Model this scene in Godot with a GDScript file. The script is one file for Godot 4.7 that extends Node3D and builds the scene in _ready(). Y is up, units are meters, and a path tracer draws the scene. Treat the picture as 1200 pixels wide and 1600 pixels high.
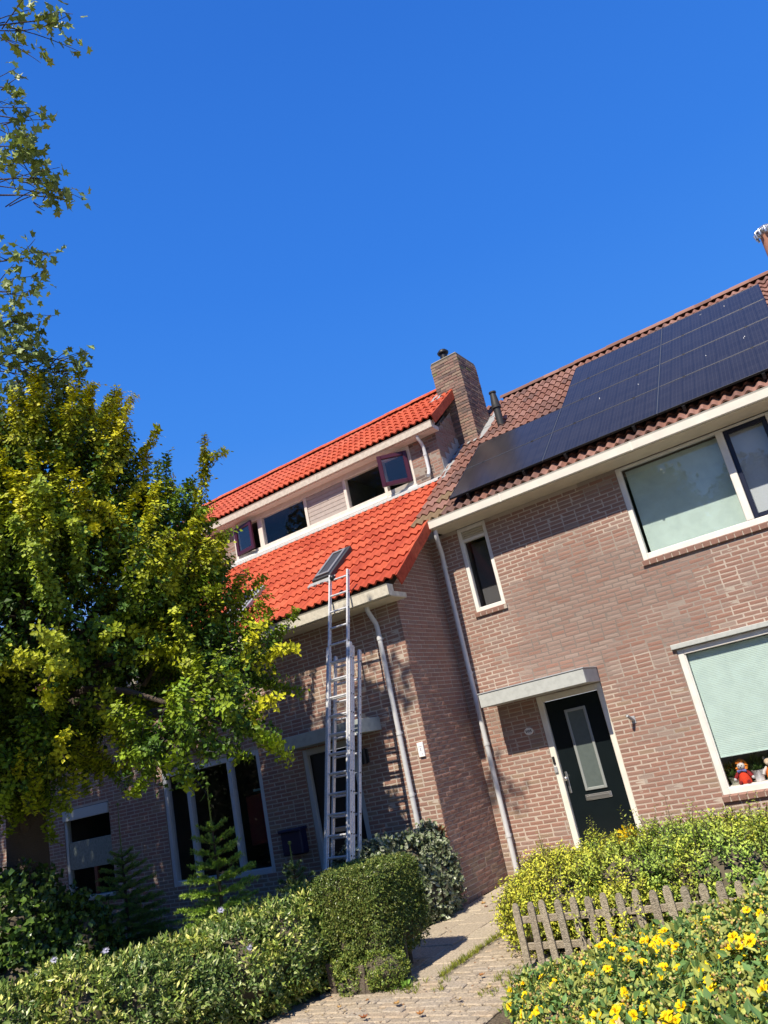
extends Node3D

# ---------- camera numbers (solved from the photograph) ----------
const CAM := Vector3(5.9486, 1.9636, 11.1409)
const YAW := 31.0457
const PITCH := 17.881
const ROLL := -12.3197
const FOCAL := 1199.33
const SLOPE := 0.7814          # rise of the main roofs per metre
const EAVE_R := 5.849          # height of the roof plane at z = 0
const EXPOSURE := 1.5
const DF := 1.449              # front of the projecting house
const FLAT := 4294967295

var rng := RandomNumberGenerator.new()
var M := {}
var used := {}
var cam_r: Vector3
var cam_u: Vector3
var cam_f: Vector3
var noise := FastNoiseLite.new()

# ---------- naming ----------
func numbered(called: String) -> String:
	if not used.has(called):
		used[called] = 0
		return called
	used[called] += 1
	return "%s_%03d" % [called, used[called]]

func tag(o: Node, label := "", category := "", group := "", kind := "") -> void:
	if label: o.set_meta("label", label)
	if category: o.set_meta("category", category)
	if group: o.set_meta("group", group)
	if kind: o.set_meta("kind", kind)

func thing(called: String, label: String, category: String, at := Vector3.ZERO, turn := 0.0, group := "") -> Node3D:
	var o := Node3D.new()
	o.name = numbered(called)
	add_child(o)
	o.position = at
	o.rotation.y = turn
	tag(o, label, category, group)
	return o

func put(called: String, mesh: Mesh, m: Material, parent: Node, xf := Transform3D()) -> MeshInstance3D:
	var o := MeshInstance3D.new()
	o.mesh = mesh
	o.material_override = m
	o.transform = xf
	o.name = numbered(called) if parent == self else called
	parent.add_child(o, true)
	return o

func S() -> SurfaceTool:
	var st := SurfaceTool.new()
	st.begin(Mesh.PRIMITIVE_TRIANGLES)
	st.set_smooth_group(FLAT)
	return st

func done(st: SurfaceTool) -> ArrayMesh:
	st.generate_normals()
	return st.commit()

func build(called: String, st: SurfaceTool, m: Material, parent: Node) -> MeshInstance3D:
	return put(called, done(st), m, parent)

# ---------- shapes ----------
func tri(st: SurfaceTool, a: Vector3, b: Vector3, c: Vector3, out: Vector3) -> void:
	if (b - a).cross(c - a).dot(out) > 0.0:
		st.add_vertex(a); st.add_vertex(c); st.add_vertex(b)
	else:
		st.add_vertex(a); st.add_vertex(b); st.add_vertex(c)

func quad(st: SurfaceTool, a: Vector3, b: Vector3, c: Vector3, d: Vector3, out: Vector3) -> void:
	tri(st, a, b, c, out)
	tri(st, a, c, d, out)

func uvquad(st: SurfaceTool, o: Vector3, u: Vector3, v: Vector3, out: Vector3) -> void:
	var p := [o, o + u, o + u + v, o + v]
	var t := [Vector2(0, 1), Vector2(1, 1), Vector2(1, 0), Vector2(0, 0)]
	var idx := [0, 1, 2, 0, 2, 3]
	if u.cross(v).dot(out) > 0.0: idx = [0, 2, 1, 0, 3, 2]
	for i in idx:
		st.set_uv(t[i])
		st.add_vertex(p[i])

# a box between two corners with chamfered edges
func box(st: SurfaceTool, lo: Vector3, hi: Vector3, bevel := 0.0, xf := Transform3D()) -> void:
	var c := (lo + hi) * 0.5
	var h := (hi - lo) * 0.5
	var bv := minf(bevel, minf(h.x, minf(h.y, h.z)) * 0.9)
	var dirs := [Vector3.RIGHT, Vector3.UP, Vector3.BACK]
	for ax in 3:
		var n: Vector3 = dirs[ax]
		var a: Vector3 = dirs[(ax + 1) % 3]
		var b: Vector3 = dirs[(ax + 2) % 3]
		var hn: float = h[ax]
		var ha: float = h[(ax + 1) % 3]
		var hb: float = h[(ax + 2) % 3]
		for s in [-1.0, 1.0]:
			var k: Vector3 = c + n * (s * hn)
			quad(st, xf * (k - a * (ha - bv) - b * (hb - bv)), xf * (k + a * (ha - bv) - b * (hb - bv)), xf * (k + a * (ha - bv) + b * (hb - bv)), xf * (k - a * (ha - bv) + b * (hb - bv)), xf.basis * (n * s))
		if bv > 0.0:
			for s in [-1.0, 1.0]:
				for t in [-1.0, 1.0]:
					# edge along n between the a and b faces
					var e1: Vector3 = c + a * (s * ha) + b * (t * (hb - bv))
					var e2: Vector3 = c + a * (s * (ha - bv)) + b * (t * hb)
					var l := n * (hn - bv)
					quad(st, xf * (e1 - l), xf * (e1 + l), xf * (e2 + l), xf * (e2 - l), xf.basis * (a * s + b * t))
	if bv > 0.0:
		for sx in [-1.0, 1.0]:
			for sy in [-1.0, 1.0]:
				for sz in [-1.0, 1.0]:
					var g := Vector3(sx, sy, sz)
					tri(st, xf * (c + g * Vector3(h.x, h.y - bv, h.z - bv)), xf * (c + g * Vector3(h.x - bv, h.y, h.z - bv)), xf * (c + g * Vector3(h.x - bv, h.y - bv, h.z)), xf.basis * g)

func tube(st: SurfaceTool, pts: Array, radii: Array, sides := 8, caps := true, smooth := true) -> void:
	var prev := []
	st.set_smooth_group(1 if smooth else FLAT)
	var ref := Vector3(0.31, 0.17, 0.93)
	for i in pts.size():
		var p: Vector3 = pts[i]
		var d: Vector3 = ((pts[mini(i + 1, pts.size() - 1)] as Vector3) - (pts[maxi(i - 1, 0)] as Vector3)).normalized()
		var a := d.cross(ref).normalized()
		if absf(d.dot(ref)) > 0.97: a = d.cross(Vector3.RIGHT).normalized()
		var b := d.cross(a)
		var ring := []
		for k in sides:
			var t := TAU * k / sides
			ring.append(p + (a * cos(t) + b * sin(t)) * float(radii[i]))
		if i > 0:
			for k in sides:
				var k2 := (k + 1) % sides
				var out: Vector3 = (ring[k] as Vector3) + ring[k2] - p * 2.0
				quad(st, prev[k], prev[k2], ring[k2], ring[k], out)
		if caps and (i == 0 or i == pts.size() - 1) and float(radii[i]) > 0.001:
			st.set_smooth_group(FLAT)
			for k in range(1, sides - 1):
				tri(st, ring[0], ring[k], ring[k + 1], -d if i == 0 else d)
			st.set_smooth_group(1 if smooth else FLAT)
		prev = ring
	st.set_smooth_group(FLAT)

func ball(st: SurfaceTool, c: Vector3, r: Vector3, rings := 7, sides := 10, rough := 0.0, xf := Transform3D()) -> void:
	st.set_smooth_group(2)
	var g := []
	for i in rings + 1:
		var row := []
		var p := PI * i / rings
		for k in sides:
			var t := TAU * k / sides
			var q := Vector3(sin(p) * cos(t), cos(p), sin(p) * sin(t))
			var f := 1.0
			if rough > 0.0 and i > 0 and i < rings: f = 1.0 + rough * rng.randf_range(-1, 1)
			row.append(xf * (c + q * r * f))
		g.append(row)
	for i in rings:
		for k in sides:
			var k2 := (k + 1) % sides
			var out: Vector3 = (g[i][k] as Vector3) + g[i + 1][k2] - (xf * c) * 2.0
			if i > 0: tri(st, g[i][k], g[i][k2], g[i + 1][k2], out)
			if i < rings - 1: tri(st, g[i][k], g[i + 1][k2], g[i + 1][k], out)
	st.set_smooth_group(FLAT)

# ---------- materials ----------
func lin(c: Color) -> Color:
	return c.linear_to_srgb()

func mat(c: Color, rough := 0.85, metal := 0.0, tex: Texture2D = null, scale := 1.0, bump: Texture2D = null, bump_cm := 0.0) -> StandardMaterial3D:
	var m := StandardMaterial3D.new()
	m.albedo_color = lin(c)
	m.roughness = rough
	m.metallic = metal
	m.metallic_specular = 0.4
	if tex:
		m.albedo_texture = tex
	if bump:
		m.heightmap_enabled = true
		m.heightmap_texture = bump
		m.heightmap_scale = bump_cm
	if tex or bump:
		m.uv1_triplanar = true
		m.uv1_world_triplanar = true
		m.uv1_scale = Vector3.ONE * scale
	return m

func tinted(m: StandardMaterial3D, c: Color) -> StandardMaterial3D:
	var k: StandardMaterial3D = m.duplicate()
	k.albedo_color = lin(c)
	return k

func grain(sd: int, freq: float, lo: float, hi: float, octaves := 5, warm := 0.0, size := 512) -> NoiseTexture2D:
	var n := FastNoiseLite.new()
	n.seed = sd
	n.frequency = freq
	n.noise_type = FastNoiseLite.TYPE_SIMPLEX_SMOOTH
	n.fractal_octaves = octaves
	n.fractal_gain = 0.6
	var t := NoiseTexture2D.new()
	t.width = size
	t.height = size
	t.seamless = true
	t.noise = n
	var g := Gradient.new()
	g.offsets = PackedFloat32Array([0.15, 0.5, 0.85])
	g.colors = PackedColorArray([lin(Color(lo, lo, lo)), lin(Color((lo + hi) * 0.5, (lo + hi) * 0.5 * (1.0 - warm), (lo + hi) * 0.5 * (1.0 - warm * 2.0))), lin(Color(hi, hi, hi))])
	t.color_ramp = g
	return t

func in_frame(p: Vector3) -> Vector3:
	var d := p - CAM
	var z := d.dot(cam_f)
	return Vector3(600.0 + FOCAL * d.dot(cam_r) / z, 800.0 - FOCAL * d.dot(cam_u) / z, z)

# ---------- leaves ----------
# a folded leaf: base, two sides, tip, a bent midrib
func leaf(st: SurfaceTool, base: Vector3, dir: Vector3, up: Vector3, length: float, width: float, col: Color, tip_col: Color, fold := 0.3, droop := 0.15) -> void:
	var side := dir.cross(up).normalized()
	var nrm := side.cross(dir).normalized()
	var mid := base + dir * length * 0.5 - nrm * (fold * width * 0.5)
	var tip := base + dir * length - nrm * droop * length
	var l := base + dir * length * 0.42 + side * width * 0.5
	var r := base + dir * length * 0.42 - side * width * 0.5
	for t in [[base, l, mid], [base, mid, r], [l, tip, mid], [mid, tip, r]]:
		var a: Vector3 = t[0]
		var b: Vector3 = t[1]
		var c: Vector3 = t[2]
		if (b - a).cross(c - a).dot(nrm) > 0.0:
			var k := b
			b = c
			c = k
		for v in [a, b, c]:
			var f := clampf((v - base).dot(dir) / length, 0, 1)
			st.set_color(col.lerp(tip_col, f))
			st.add_vertex(v)

func rand_dir() -> Vector3:
	return Vector3(rng.randfn(), rng.randfn(), rng.randfn()).normalized()

func leaf_cluster(n: int, spread: float, length: float, width: float, cols: Array, outward := 0.7, edge = null) -> ArrayMesh:
	var st := S()
	for i in n:
		var d := (rand_dir() + Vector3.UP * outward).normalized()
		var b := Vector3(rng.randf_range(-1, 1), rng.randf_range(-0.6, 0.6), rng.randf_range(-1, 1)) * spread
		var c: Color = cols[rng.randi() % cols.size()]
		c = c * rng.randf_range(0.8, 1.2)
		var up := (Vector3.UP + rand_dir() * 0.8).normalized()
		if absf(up.dot(d)) > 0.95: up = Vector3.RIGHT
		var k := rng.randf_range(0.7, 1.2)
		leaf(st, b, d, up, length * k, width * k, c, c if edge == null else c.lerp(edge, 0.8))
	return done(st)

# shoot: a twig along +y set with leaves; greener at its foot, golden at its tip
func shoot_mesh(n: int, height: float, length: float, width: float, foot: Color, tip: Color, open := 0.9) -> ArrayMesh:
	var st := S()
	var bend := Vector3(rng.randf_range(-0.12, 0.12), 0, rng.randf_range(-0.12, 0.12))
	st.set_color(Color(0.08, 0.06, 0.04))
	tube(st, [Vector3.ZERO, Vector3(0, height * 0.5, 0) + bend * 0.3, Vector3(0, height * 0.98, 0) + bend], [0.006, 0.004, 0.001], 3, false, false)
	for i in n:
		var f := float(i) / n
		var p := Vector3(0, height * f, 0) + bend * f * f
		var a := i * 2.4 + rng.randf_range(-0.5, 0.5)
		var d := (Vector3(cos(a), 0, sin(a)) * open + Vector3.UP * rng.randf_range(0.1, 0.9)).normalized()
		var c := foot.lerp(tip, clampf(f * 1.15 + rng.randf_range(-0.25, 0.25), 0, 1)) * rng.randf_range(0.85, 1.15)
		var up := (Vector3.UP + rand_dir() * 0.7).normalized()
		if absf(up.dot(d)) > 0.95: up = Vector3.RIGHT
		var k := rng.randf_range(0.7, 1.15) * (1.0 - 0.35 * f)
		leaf(st, p + d * 0.012, d, up, length * k, width * k, c, c, 0.5, rng.randf_range(-0.1, 0.4))
	return done(st)

func frame_y(y: Vector3, spin: float, scale := Vector3.ONE) -> Basis:
	var ref := Vector3.RIGHT if absf(y.dot(Vector3.RIGHT)) < 0.9 else Vector3.BACK
	var x := y.cross(ref).normalized()
	var z := x.cross(y).normalized()
	return Basis(x, y, z) * Basis(Vector3.UP, spin) * Basis.from_scale(scale)

func scatter(called: String, meshes: Array, m: Material, parent: Node, xs: Array, cols: Array) -> void:
	for k in meshes.size():
		var mm := MultiMesh.new()
		mm.transform_format = MultiMesh.TRANSFORM_3D
		mm.use_colors = true
		mm.mesh = meshes[k]
		var idx := range(k, xs.size(), meshes.size())
		mm.instance_count = idx.size()
		for j in idx.size():
			mm.set_instance_transform(j, xs[idx[j]])
			mm.set_instance_color(j, cols[idx[j]])
		var o := MultiMeshInstance3D.new()
		o.multimesh = mm
		o.material_override = m
		o.name = numbered(called) if parent == self else called
		o.set_meta("kind", "stuff")
		parent.add_child(o, true)

func leaf_mat(c := Color(1, 1, 1), back := 0.5, rough := 0.5) -> StandardMaterial3D:
	var m := mat(c, rough)
	m.vertex_color_use_as_albedo = true
	m.metallic_specular = 0.35
	m.backlight_enabled = true
	m.backlight = Color(back, back, back * 0.5)
	return m

# ---------- brickwork ----------
const TONES := [
	Color(0.328, 0.188, 0.147), Color(0.344, 0.194, 0.150), Color(0.309, 0.184, 0.146), Color(0.267, 0.170, 0.139),
	Color(0.338, 0.205, 0.162), Color(0.315, 0.209, 0.173), Color(0.325, 0.235, 0.199), Color(0.344, 0.258, 0.220),
	Color(0.335, 0.235, 0.173), Color(0.299, 0.224, 0.171), Color(0.160, 0.115, 0.105), Color(0.300, 0.240, 0.185),
	Color(0.200, 0.200, 0.085)]
var brick_mats := []
var brick_many: StandardMaterial3D
var brick_meshes := {}
var bricks := []

func brick_mesh(kind: int, v: int) -> ArrayMesh:
	var key := kind * 10 + v
	if brick_meshes.has(key): return brick_meshes[key]
	var st := S()
	var hx: float = [0.105, 0.050, 0.025][kind]
	var hy := 0.0255
	var b := 0.004
	var f := []
	var e := []
	for c in [Vector2(-1, -1), Vector2(1, -1), Vector2(1, 1), Vector2(-1, 1)]:
		var j := Vector3(rng.randf_range(-0.0022, 0.0022), rng.randf_range(-0.0022, 0.0022), rng.randf_range(-0.0014, 0.0008))
		f.append(Vector3(c.x * (hx - b), c.y * (hy - b), 0) + j)
		e.append(Vector3(c.x * hx, c.y * hy, -b) + j)
	var mid := Vector3(rng.randf_range(-0.3, 0.3) * hx, 0.002, rng.randf_range(-0.0015, 0.0025))
	for i in 4:
		var k := (i + 1) % 4
		tri(st, f[i], f[k], mid, Vector3.BACK)
		var out: Vector3 = (e[i] as Vector3) + e[k]
		quad(st, f[i], f[k], e[k], e[i], out.normalized() + Vector3.BACK)
		var dn := Vector3(0, 0, -0.018)
		quad(st, e[i], e[k], (e[k] as Vector3) + dn, (e[i] as Vector3) + dn, Vector3(out.x, out.y, 0).normalized() if absf(out.x) < 0.001 or absf(out.y) < 0.001 else out)
	brick_meshes[key] = done(st)
	return brick_meshes[key]

# lay courses on a rectangle: o is its lower corner, u runs along it, n points out
func lay(parent: Node, o: Vector3, u: Vector3, n: Vector3, w: float, h: float, holes: Array, tone: Callable, rough := 0.003, top = null) -> void:
	var v := n.cross(u)
	var bs := Basis(u, v, n)
	var rows := int(h / 0.0625)
	for r in rows:
		var y := r * 0.0625 + 0.031
		var cuts := []
		for q in holes:
			if y + 0.02 > q.position.y and y - 0.02 < q.end.y: cuts.append(Vector2(q.position.x, q.end.x))
		cuts.sort_custom(func(a, b): return a.x < b.x)
		var spans := []
		var x := 0.0
		for c in cuts:
			if c.x > x + 0.02: spans.append(Vector2(x, c.x))
			x = maxf(x, c.y)
		if w > x + 0.02: spans.append(Vector2(x, w))
		for s in spans:
			var p: float = s.x
			var first := true
			while p < s.y - 0.03:
				var ln := 0.21 if rng.randf() < 0.95 else 0.10
				if first:
					ln = 0.21 if r % 2 == 0 else 0.10
					if p > 0.01: ln = 0.21 - fposmod(p - (0.0 if r % 2 == 0 else 0.111), 0.222)
					if ln < 0.05: ln += 0.222
					first = false
				if p + ln > s.y - 0.045: ln = s.y - p - 0.001
				if ln > 0.27: ln = 0.16
				var kind := 0 if ln > 0.14 else 1
				if ln < 0.07: kind = 2
				var nominal: float = [0.21, 0.10, 0.05][kind]
				var cx := p + ln * 0.5
				p += ln + 0.012
				if top != null and y + 0.03 > float(top.call(cx)): continue
				var pos := o + u * cx + v * y + n * rng.randf_range(-rough, rough)
				var xf := Transform3D(bs * Basis(v, rng.randf_range(-0.006, 0.006)) * Basis(u, rng.randf_range(-0.012, 0.012)) * Basis.from_scale(Vector3(ln / nominal, 1, 1)), pos)
				bricks.append([parent, xf, tone.call(pos), kind, n])

func finish_bricks(most := 300) -> void:
	for i in bricks.size():
		var b: Array = bricks[i]
		var xf: Transform3D = b[1]
		var q := in_frame(xf.origin)
		var sc := 0.0
		if q.z > 0.5 and q.x > -10 and q.x < 1210 and q.y > -10 and q.y < 1610 and xf.origin.y > 0.35:
			sc = (b[4] as Vector3).dot((CAM - xf.origin).normalized()) / q.z * (1.0 if b[3] == 0 else 0.5)
		b.append(sc)
	bricks.sort_custom(func(a, b): return a[5] > b[5])
	var rest := {}
	for i in bricks.size():
		var b: Array = bricks[i]
		if i < most and b[5] > 0.0:
			put("brick", brick_mesh(b[3], i % 4), brick_mats[b[2]], b[0], b[1])
		else:
			var key := [b[0], b[3]]
			if not rest.has(key): rest[key] = []
			rest[key].append(b)
	for key in rest:
		var xs := []
		var cs := []
		for b in rest[key]:
			xs.append(b[1])
			cs.append(TONES[b[2]] * rng.randf_range(0.95, 1.05))
		scatter("brickwork", [brick_mesh(key[1], 0), brick_mesh(key[1], 1), brick_mesh(key[1], 2)], brick_many, key[0], xs, cs)
	bricks = []

# mortar backing with openings, as deep as the wall
func wall(parent: Node, called: String, o: Vector3, u: Vector3, n: Vector3, w: float, h: float, holes: Array, m: Material, shade: Callable, depth := 0.2) -> MeshInstance3D:
	var v := n.cross(u)
	var st := S()
	var xs := [0.0, w]
	var ys := [0.0, h]
	for q in holes:
		xs.append_array([q.position.x, q.end.x])
		ys.append_array([q.position.y, q.end.y])
	var grid := 0.3
	for i in int(w / grid): xs.append((i + 1) * grid)
	for i in int(h / grid): ys.append((i + 1) * grid)
	xs.sort()
	ys.sort()
	var front := o - n * 0.0016
	for i in xs.size() - 1:
		for j in ys.size() - 1:
			if xs[i + 1] - xs[i] < 0.0005 or ys[j + 1] - ys[j] < 0.0005 or xs[i] < -0.001 or xs[i + 1] > w + 0.001 or ys[j] < -0.001 or ys[j + 1] > h + 0.001: continue
			var cx: float = (xs[i] + xs[i + 1]) * 0.5
			var cy: float = (ys[j] + ys[j + 1]) * 0.5
			var inside := false
			for q in holes:
				if q.has_point(Vector2(cx, cy)): inside = true
			if inside: continue
			var p := front + u * float(xs[i]) + v * float(ys[j])
			var du := u * (float(xs[i + 1]) - float(xs[i]))
			var dv := v * (float(ys[j + 1]) - float(ys[j]))
			st.set_color(shade.call(p + du * 0.5 + dv * 0.5))
			quad(st, p, p + du, p + du + dv, p + dv, n)
			quad(st, p - n * depth, p + du - n * depth, p + du + dv - n * depth, p + dv - n * depth, -n)
	st.set_color(Color(0.3, 0.22, 0.18))
	var rects := holes.duplicate()
	rects.append(Rect2(0, 0, w, h))
	for i in rects.size():
		var q: Rect2 = rects[i]
		var sgn := -1.0 if i == rects.size() - 1 else 1.0
		var a := front + u * q.position.x + v * q.position.y
		var ex := u * q.size.x
		var ey := v * q.size.y
		var b := -n * depth
		quad(st, a, a + ex, a + ex + b, a + b, v * sgn)
		quad(st, a + ey, a + ey + ex, a + ey + ex + b, a + ey + b, -v * sgn)
		quad(st, a, a + ey, a + ey + b, a + b, u * sgn)
		quad(st, a + ex, a + ex + ey, a + ex + ey + b, a + ex + b, -u * sgn)
	return build(called, st, m, parent)

# ---------- tiles ----------
var tiles := []

func tile_mesh(amp: float, power: float, flap := 0.0) -> ArrayMesh:
	var st := S()
	var n := 14
	var top := []
	var low := []
	var lip := []
	for i in n + 1:
		var x := -0.1505 + 0.301 * i / n
		var h := amp * pow(0.5 + 0.5 * cos(TAU * (x / 0.15 + 0.15)), power)
		top.append(Vector3(x, h - 0.002, -0.385))
		low.append(Vector3(x, h + 0.032, 0.004))
		lip.append(Vector3(x, h + 0.002, -0.004))
	st.set_smooth_group(1)
	for i in n:
		quad(st, top[i], top[i + 1], low[i + 1], low[i], Vector3.UP)
	st.set_smooth_group(FLAT)
	for i in n:
		quad(st, low[i], low[i + 1], lip[i + 1], lip[i], Vector3.BACK)
	quad(st, top[0], low[0], lip[0], (top[0] as Vector3) - Vector3(0, 0.02, 0), Vector3.LEFT)
	quad(st, top[n], low[n], lip[n], (top[n] as Vector3) - Vector3(0, 0.02, 0), Vector3.RIGHT)
	if flap > 0.0:
		box(st, Vector3(0.1505, -flap, -0.37), Vector3(0.178, 0.052, 0.006), 0.006)
	return done(st)

# rows of tiles from the eave up; slope as rise per metre
func lay_tiles(parent: Node, x0: float, cols: int, z_eave: float, y_eave: float, slope: float, rows: int, kinds: Array, tone: Callable, skip = null, flap_col := -1) -> void:
	var a := atan(slope)
	var bs := Basis(Vector3.RIGHT, Vector3(0, cos(a), sin(a)), Vector3(0, -sin(a), cos(a)))
	for r in rows:
		for c in cols:
			var x := x0 + 0.15 + c * 0.30
			var d := r * 0.335
			var p := Vector3(x, y_eave + d * sin(a), z_eave - d * cos(a))
			if skip != null and skip.call(p): continue
			var xf := Transform3D(bs * Basis(Vector3.UP, rng.randf_range(-0.008, 0.008)) * Basis(Vector3.RIGHT, rng.randf_range(-0.006, 0.006)), p + bs.y * rng.randf_range(-0.003, 0.003))
			tiles.append([parent, xf, tone.call(p), kinds[1] if c == flap_col else kinds[0], bs.y])

func finish_tiles(mats: Array, many: StandardMaterial3D, cols: Array, most := 300) -> void:
	for i in tiles.size():
		var b: Array = tiles[i]
		var p: Vector3 = b[1].origin
		var q := in_frame(p)
		var sc := 0.0
		if q.z > 0.5 and q.x > -10 and q.x < 1210 and q.y > -10 and q.y < 1610:
			sc = (b[4] as Vector3).dot((CAM - p).normalized()) / q.z
		b.append(sc)
	tiles.sort_custom(func(a, b): return a[5] > b[5])
	var rest := {}
	for i in tiles.size():
		var b: Array = tiles[i]
		if i < most and b[5] > 0.0:
			put("tile", b[3], mats[b[2]], b[0], b[1])
		else:
			var key := [b[0], b[3]]
			if not rest.has(key): rest[key] = []
			rest[key].append(b)
	for key in rest:
		var xs := []
		var cs := []
		for b in rest[key]:
			xs.append(b[1])
			cs.append(cols[b[2]])
		scatter("tiling", [key[1]], many, key[0], xs, cs)
	tiles = []

# half-round ridge tiles
func ridge(parent: Node, x0: float, x1: float, y: float, z: float, m: Array, r := 0.115) -> void:
	var st := S()
	var n := 8
	var L := 0.40
	var outer := []
	for e in [[0.0, 1.0], [L, 0.9]]:
		var ring := []
		for i in n + 1:
			var t := PI * (0.02 + 0.96 * i / n)
			ring.append(Vector3(e[0], sin(t) * r * float(e[1]) * 0.95, cos(t) * r * float(e[1])))
		outer.append(ring)
	st.set_smooth_group(1)
	for i in n: quad(st, outer[0][i], outer[0][i + 1], outer[1][i + 1], outer[1][i], (outer[0][i] as Vector3) * Vector3(0, 1, 1) + Vector3(0, 0.01, 0))
	st.set_smooth_group(FLAT)
	for i in n:
		var a: Vector3 = outer[0][i]
		var b: Vector3 = outer[0][i + 1]
		quad(st, a, b, b * 0.82, a * 0.82, Vector3.LEFT)
	var mesh := done(st)
	var k := int((x1 - x0) / 0.36)
	for i in k:
		put("ridge_tile", mesh, m[rng.randi() % m.size()], parent, Transform3D(Basis(Vector3.BACK, 0.02 + rng.randf_range(-0.01, 0.01)), Vector3(x0 + i * 0.36, y + rng.randf_range(-0.006, 0.006), z + rng.randf_range(-0.006, 0.006))))

# ---------- windows, pipes, gutters ----------
# a frame of four bars with butt joints, on a plane facing +z
func frame_bars(st: SurfaceTool, x0: float, x1: float, y0: float, y1: float, z0: float, z1: float, t: float, bevel := 0.006) -> void:
	box(st, Vector3(x0, y0, z0), Vector3(x0 + t, y1, z1), bevel)
	box(st, Vector3(x1 - t, y0, z0), Vector3(x1, y1, z1), bevel)
	box(st, Vector3(x0 + t, y0, z0), Vector3(x1 - t, y0 + t, z1), bevel)
	box(st, Vector3(x0 + t, y1 - t, z0), Vector3(x1 - t, y1, z1), bevel)

func pane(parent: Node, x0: float, x1: float, y0: float, y1: float, z: float, m: Material) -> void:
	var st := S()
	box(st, Vector3(x0, y0, z - 0.004), Vector3(x1, y1, z + 0.004))
	build("pane", st, m, parent)

# the room behind a window: five inner faces with thickness behind them
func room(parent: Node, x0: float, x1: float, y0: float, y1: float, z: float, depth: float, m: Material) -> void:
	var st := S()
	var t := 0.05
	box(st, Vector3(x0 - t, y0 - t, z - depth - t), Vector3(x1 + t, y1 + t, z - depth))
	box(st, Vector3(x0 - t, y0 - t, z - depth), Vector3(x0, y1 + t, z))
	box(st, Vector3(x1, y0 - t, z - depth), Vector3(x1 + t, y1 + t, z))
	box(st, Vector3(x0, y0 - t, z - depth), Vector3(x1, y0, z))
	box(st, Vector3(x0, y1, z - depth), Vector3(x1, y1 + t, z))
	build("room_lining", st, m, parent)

func downpipe(parent: Node, pts: Array, r: float, m: Material, joints: Array) -> void:
	var st := S()
	var rr := []
	for p in pts: rr.append(r)
	tube(st, pts, rr, 14)
	var pipe := build("downpipe", st, m, parent)
	for y in joints:
		# find the point of the pipe at that height
		for i in pts.size() - 1:
			var a: Vector3 = pts[i]
			var b: Vector3 = pts[i + 1]
			if (a.y - y) * (b.y - y) <= 0.0 and absf(a.y - b.y) > 0.05:
				var p := a.lerp(b, (y - a.y) / (b.y - a.y))
				var d := (b - a).normalized()
				var s2 := S()
				tube(s2, [p - d * 0.022, p + d * 0.022], [r * 1.17, r * 1.17], 14)
				box(s2, p + Vector3(-0.012, -0.012, -r - 0.06), p + Vector3(0.012, 0.012, -r * 0.9))
				build("bracket", s2, m, pipe)

# a box gutter along x with an open top, hung in front of a wall
func gutter(parent: Node, x0: float, x1: float, y0: float, y1: float, zi: float, zo: float, m: Material, inner: Material, soffit_back: float, lip := 0.025) -> void:
	var st := S()
	var t := 0.018
	# sides follow a profile: front board leaning out a little
	var prof := [Vector2(zi, y0), Vector2(zo - 0.02, y0), Vector2(zo - 0.008, y0 + 0.01), Vector2(zo, y1 - 0.02), Vector2(zo + lip * 0.4, y1), Vector2(zo - t, y1), Vector2(zo - t - 0.012, y0 + t), Vector2(zi + t, y0 + t), Vector2(zi + t, y1), Vector2(zi, y1)]
	for i in prof.size():
		var a: Vector2 = prof[i]
		var b: Vector2 = prof[(i + 1) % prof.size()]
		var nn := Vector3(0, -(b.x - a.x), (b.y - a.y)).normalized()
		quad(st, Vector3(x0, a.y, a.x), Vector3(x1, a.y, a.x), Vector3(x1, b.y, b.x), Vector3(x0, b.y, b.x), nn)
	var cap := [Vector2(zi, y0), Vector2(zo - 0.02, y0), Vector2(zo, y1 - 0.02), Vector2(zo, y1), Vector2(zi, y1)]
	for x in [x0, x1]:
		for i in range(1, cap.size() - 1):
			tri(st, Vector3(x, cap[0].y, cap[0].x), Vector3(x, cap[i].y, cap[i].x), Vector3(x, cap[i + 1].y, cap[i + 1].x), Vector3(-1 if x == x0 else 1, 0, 0))
	var g := build("gutter", st, m, parent)
	var jx := x0 + 1.35
	while jx < x1 - 0.3:
		var sj := S()
		box(sj, Vector3(jx, y0 - 0.002, zo - 0.035), Vector3(jx + 0.03, y1 - 0.01, zo + 0.003), 0.002)
		build("gutter_joint", sj, m, g)
		jx += 2.1
	var s2 := S()
	box(s2, Vector3(x0 + 0.004, y0 - 0.012, soffit_back), Vector3(x1 - 0.004, y0 - 0.001, zo - 0.05), 0.003)
	build("soffit_board", s2, inner, g)

# ---------- the scene ----------
func _ready() -> void:
	rng.seed = 20240817
	noise.seed = 5
	noise.frequency = 0.5
	noise.fractal_octaves = 3
	set_camera()
	set_light()
	make_materials()
	ground()
	right_house()
	left_house()
	far_house()
	solar_panels()
	ladder()
	window_sill_things()
	planting()
	fence_and_path()
	small_things()

func set_camera() -> void:
	var y := deg_to_rad(YAW)
	var p := deg_to_rad(PITCH)
	var r := deg_to_rad(ROLL)
	cam_f = Vector3(-sin(y) * cos(p), sin(p), -cos(y) * cos(p))
	var r0 := Vector3(cos(y), 0, -sin(y))
	var u0 := r0.cross(cam_f)
	cam_r = r0 * cos(r) + u0 * sin(r)
	cam_u = u0 * cos(r) - r0 * sin(r)
	var c := Camera3D.new()
	c.name = "camera"
	c.fov = rad_to_deg(2.0 * atan(800.0 / FOCAL))
	c.near = 0.05
	c.far = 900.0
	c.transform = Transform3D(Basis(cam_r, cam_u, -cam_f), CAM)
	add_child(c)
	c.current = true

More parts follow.
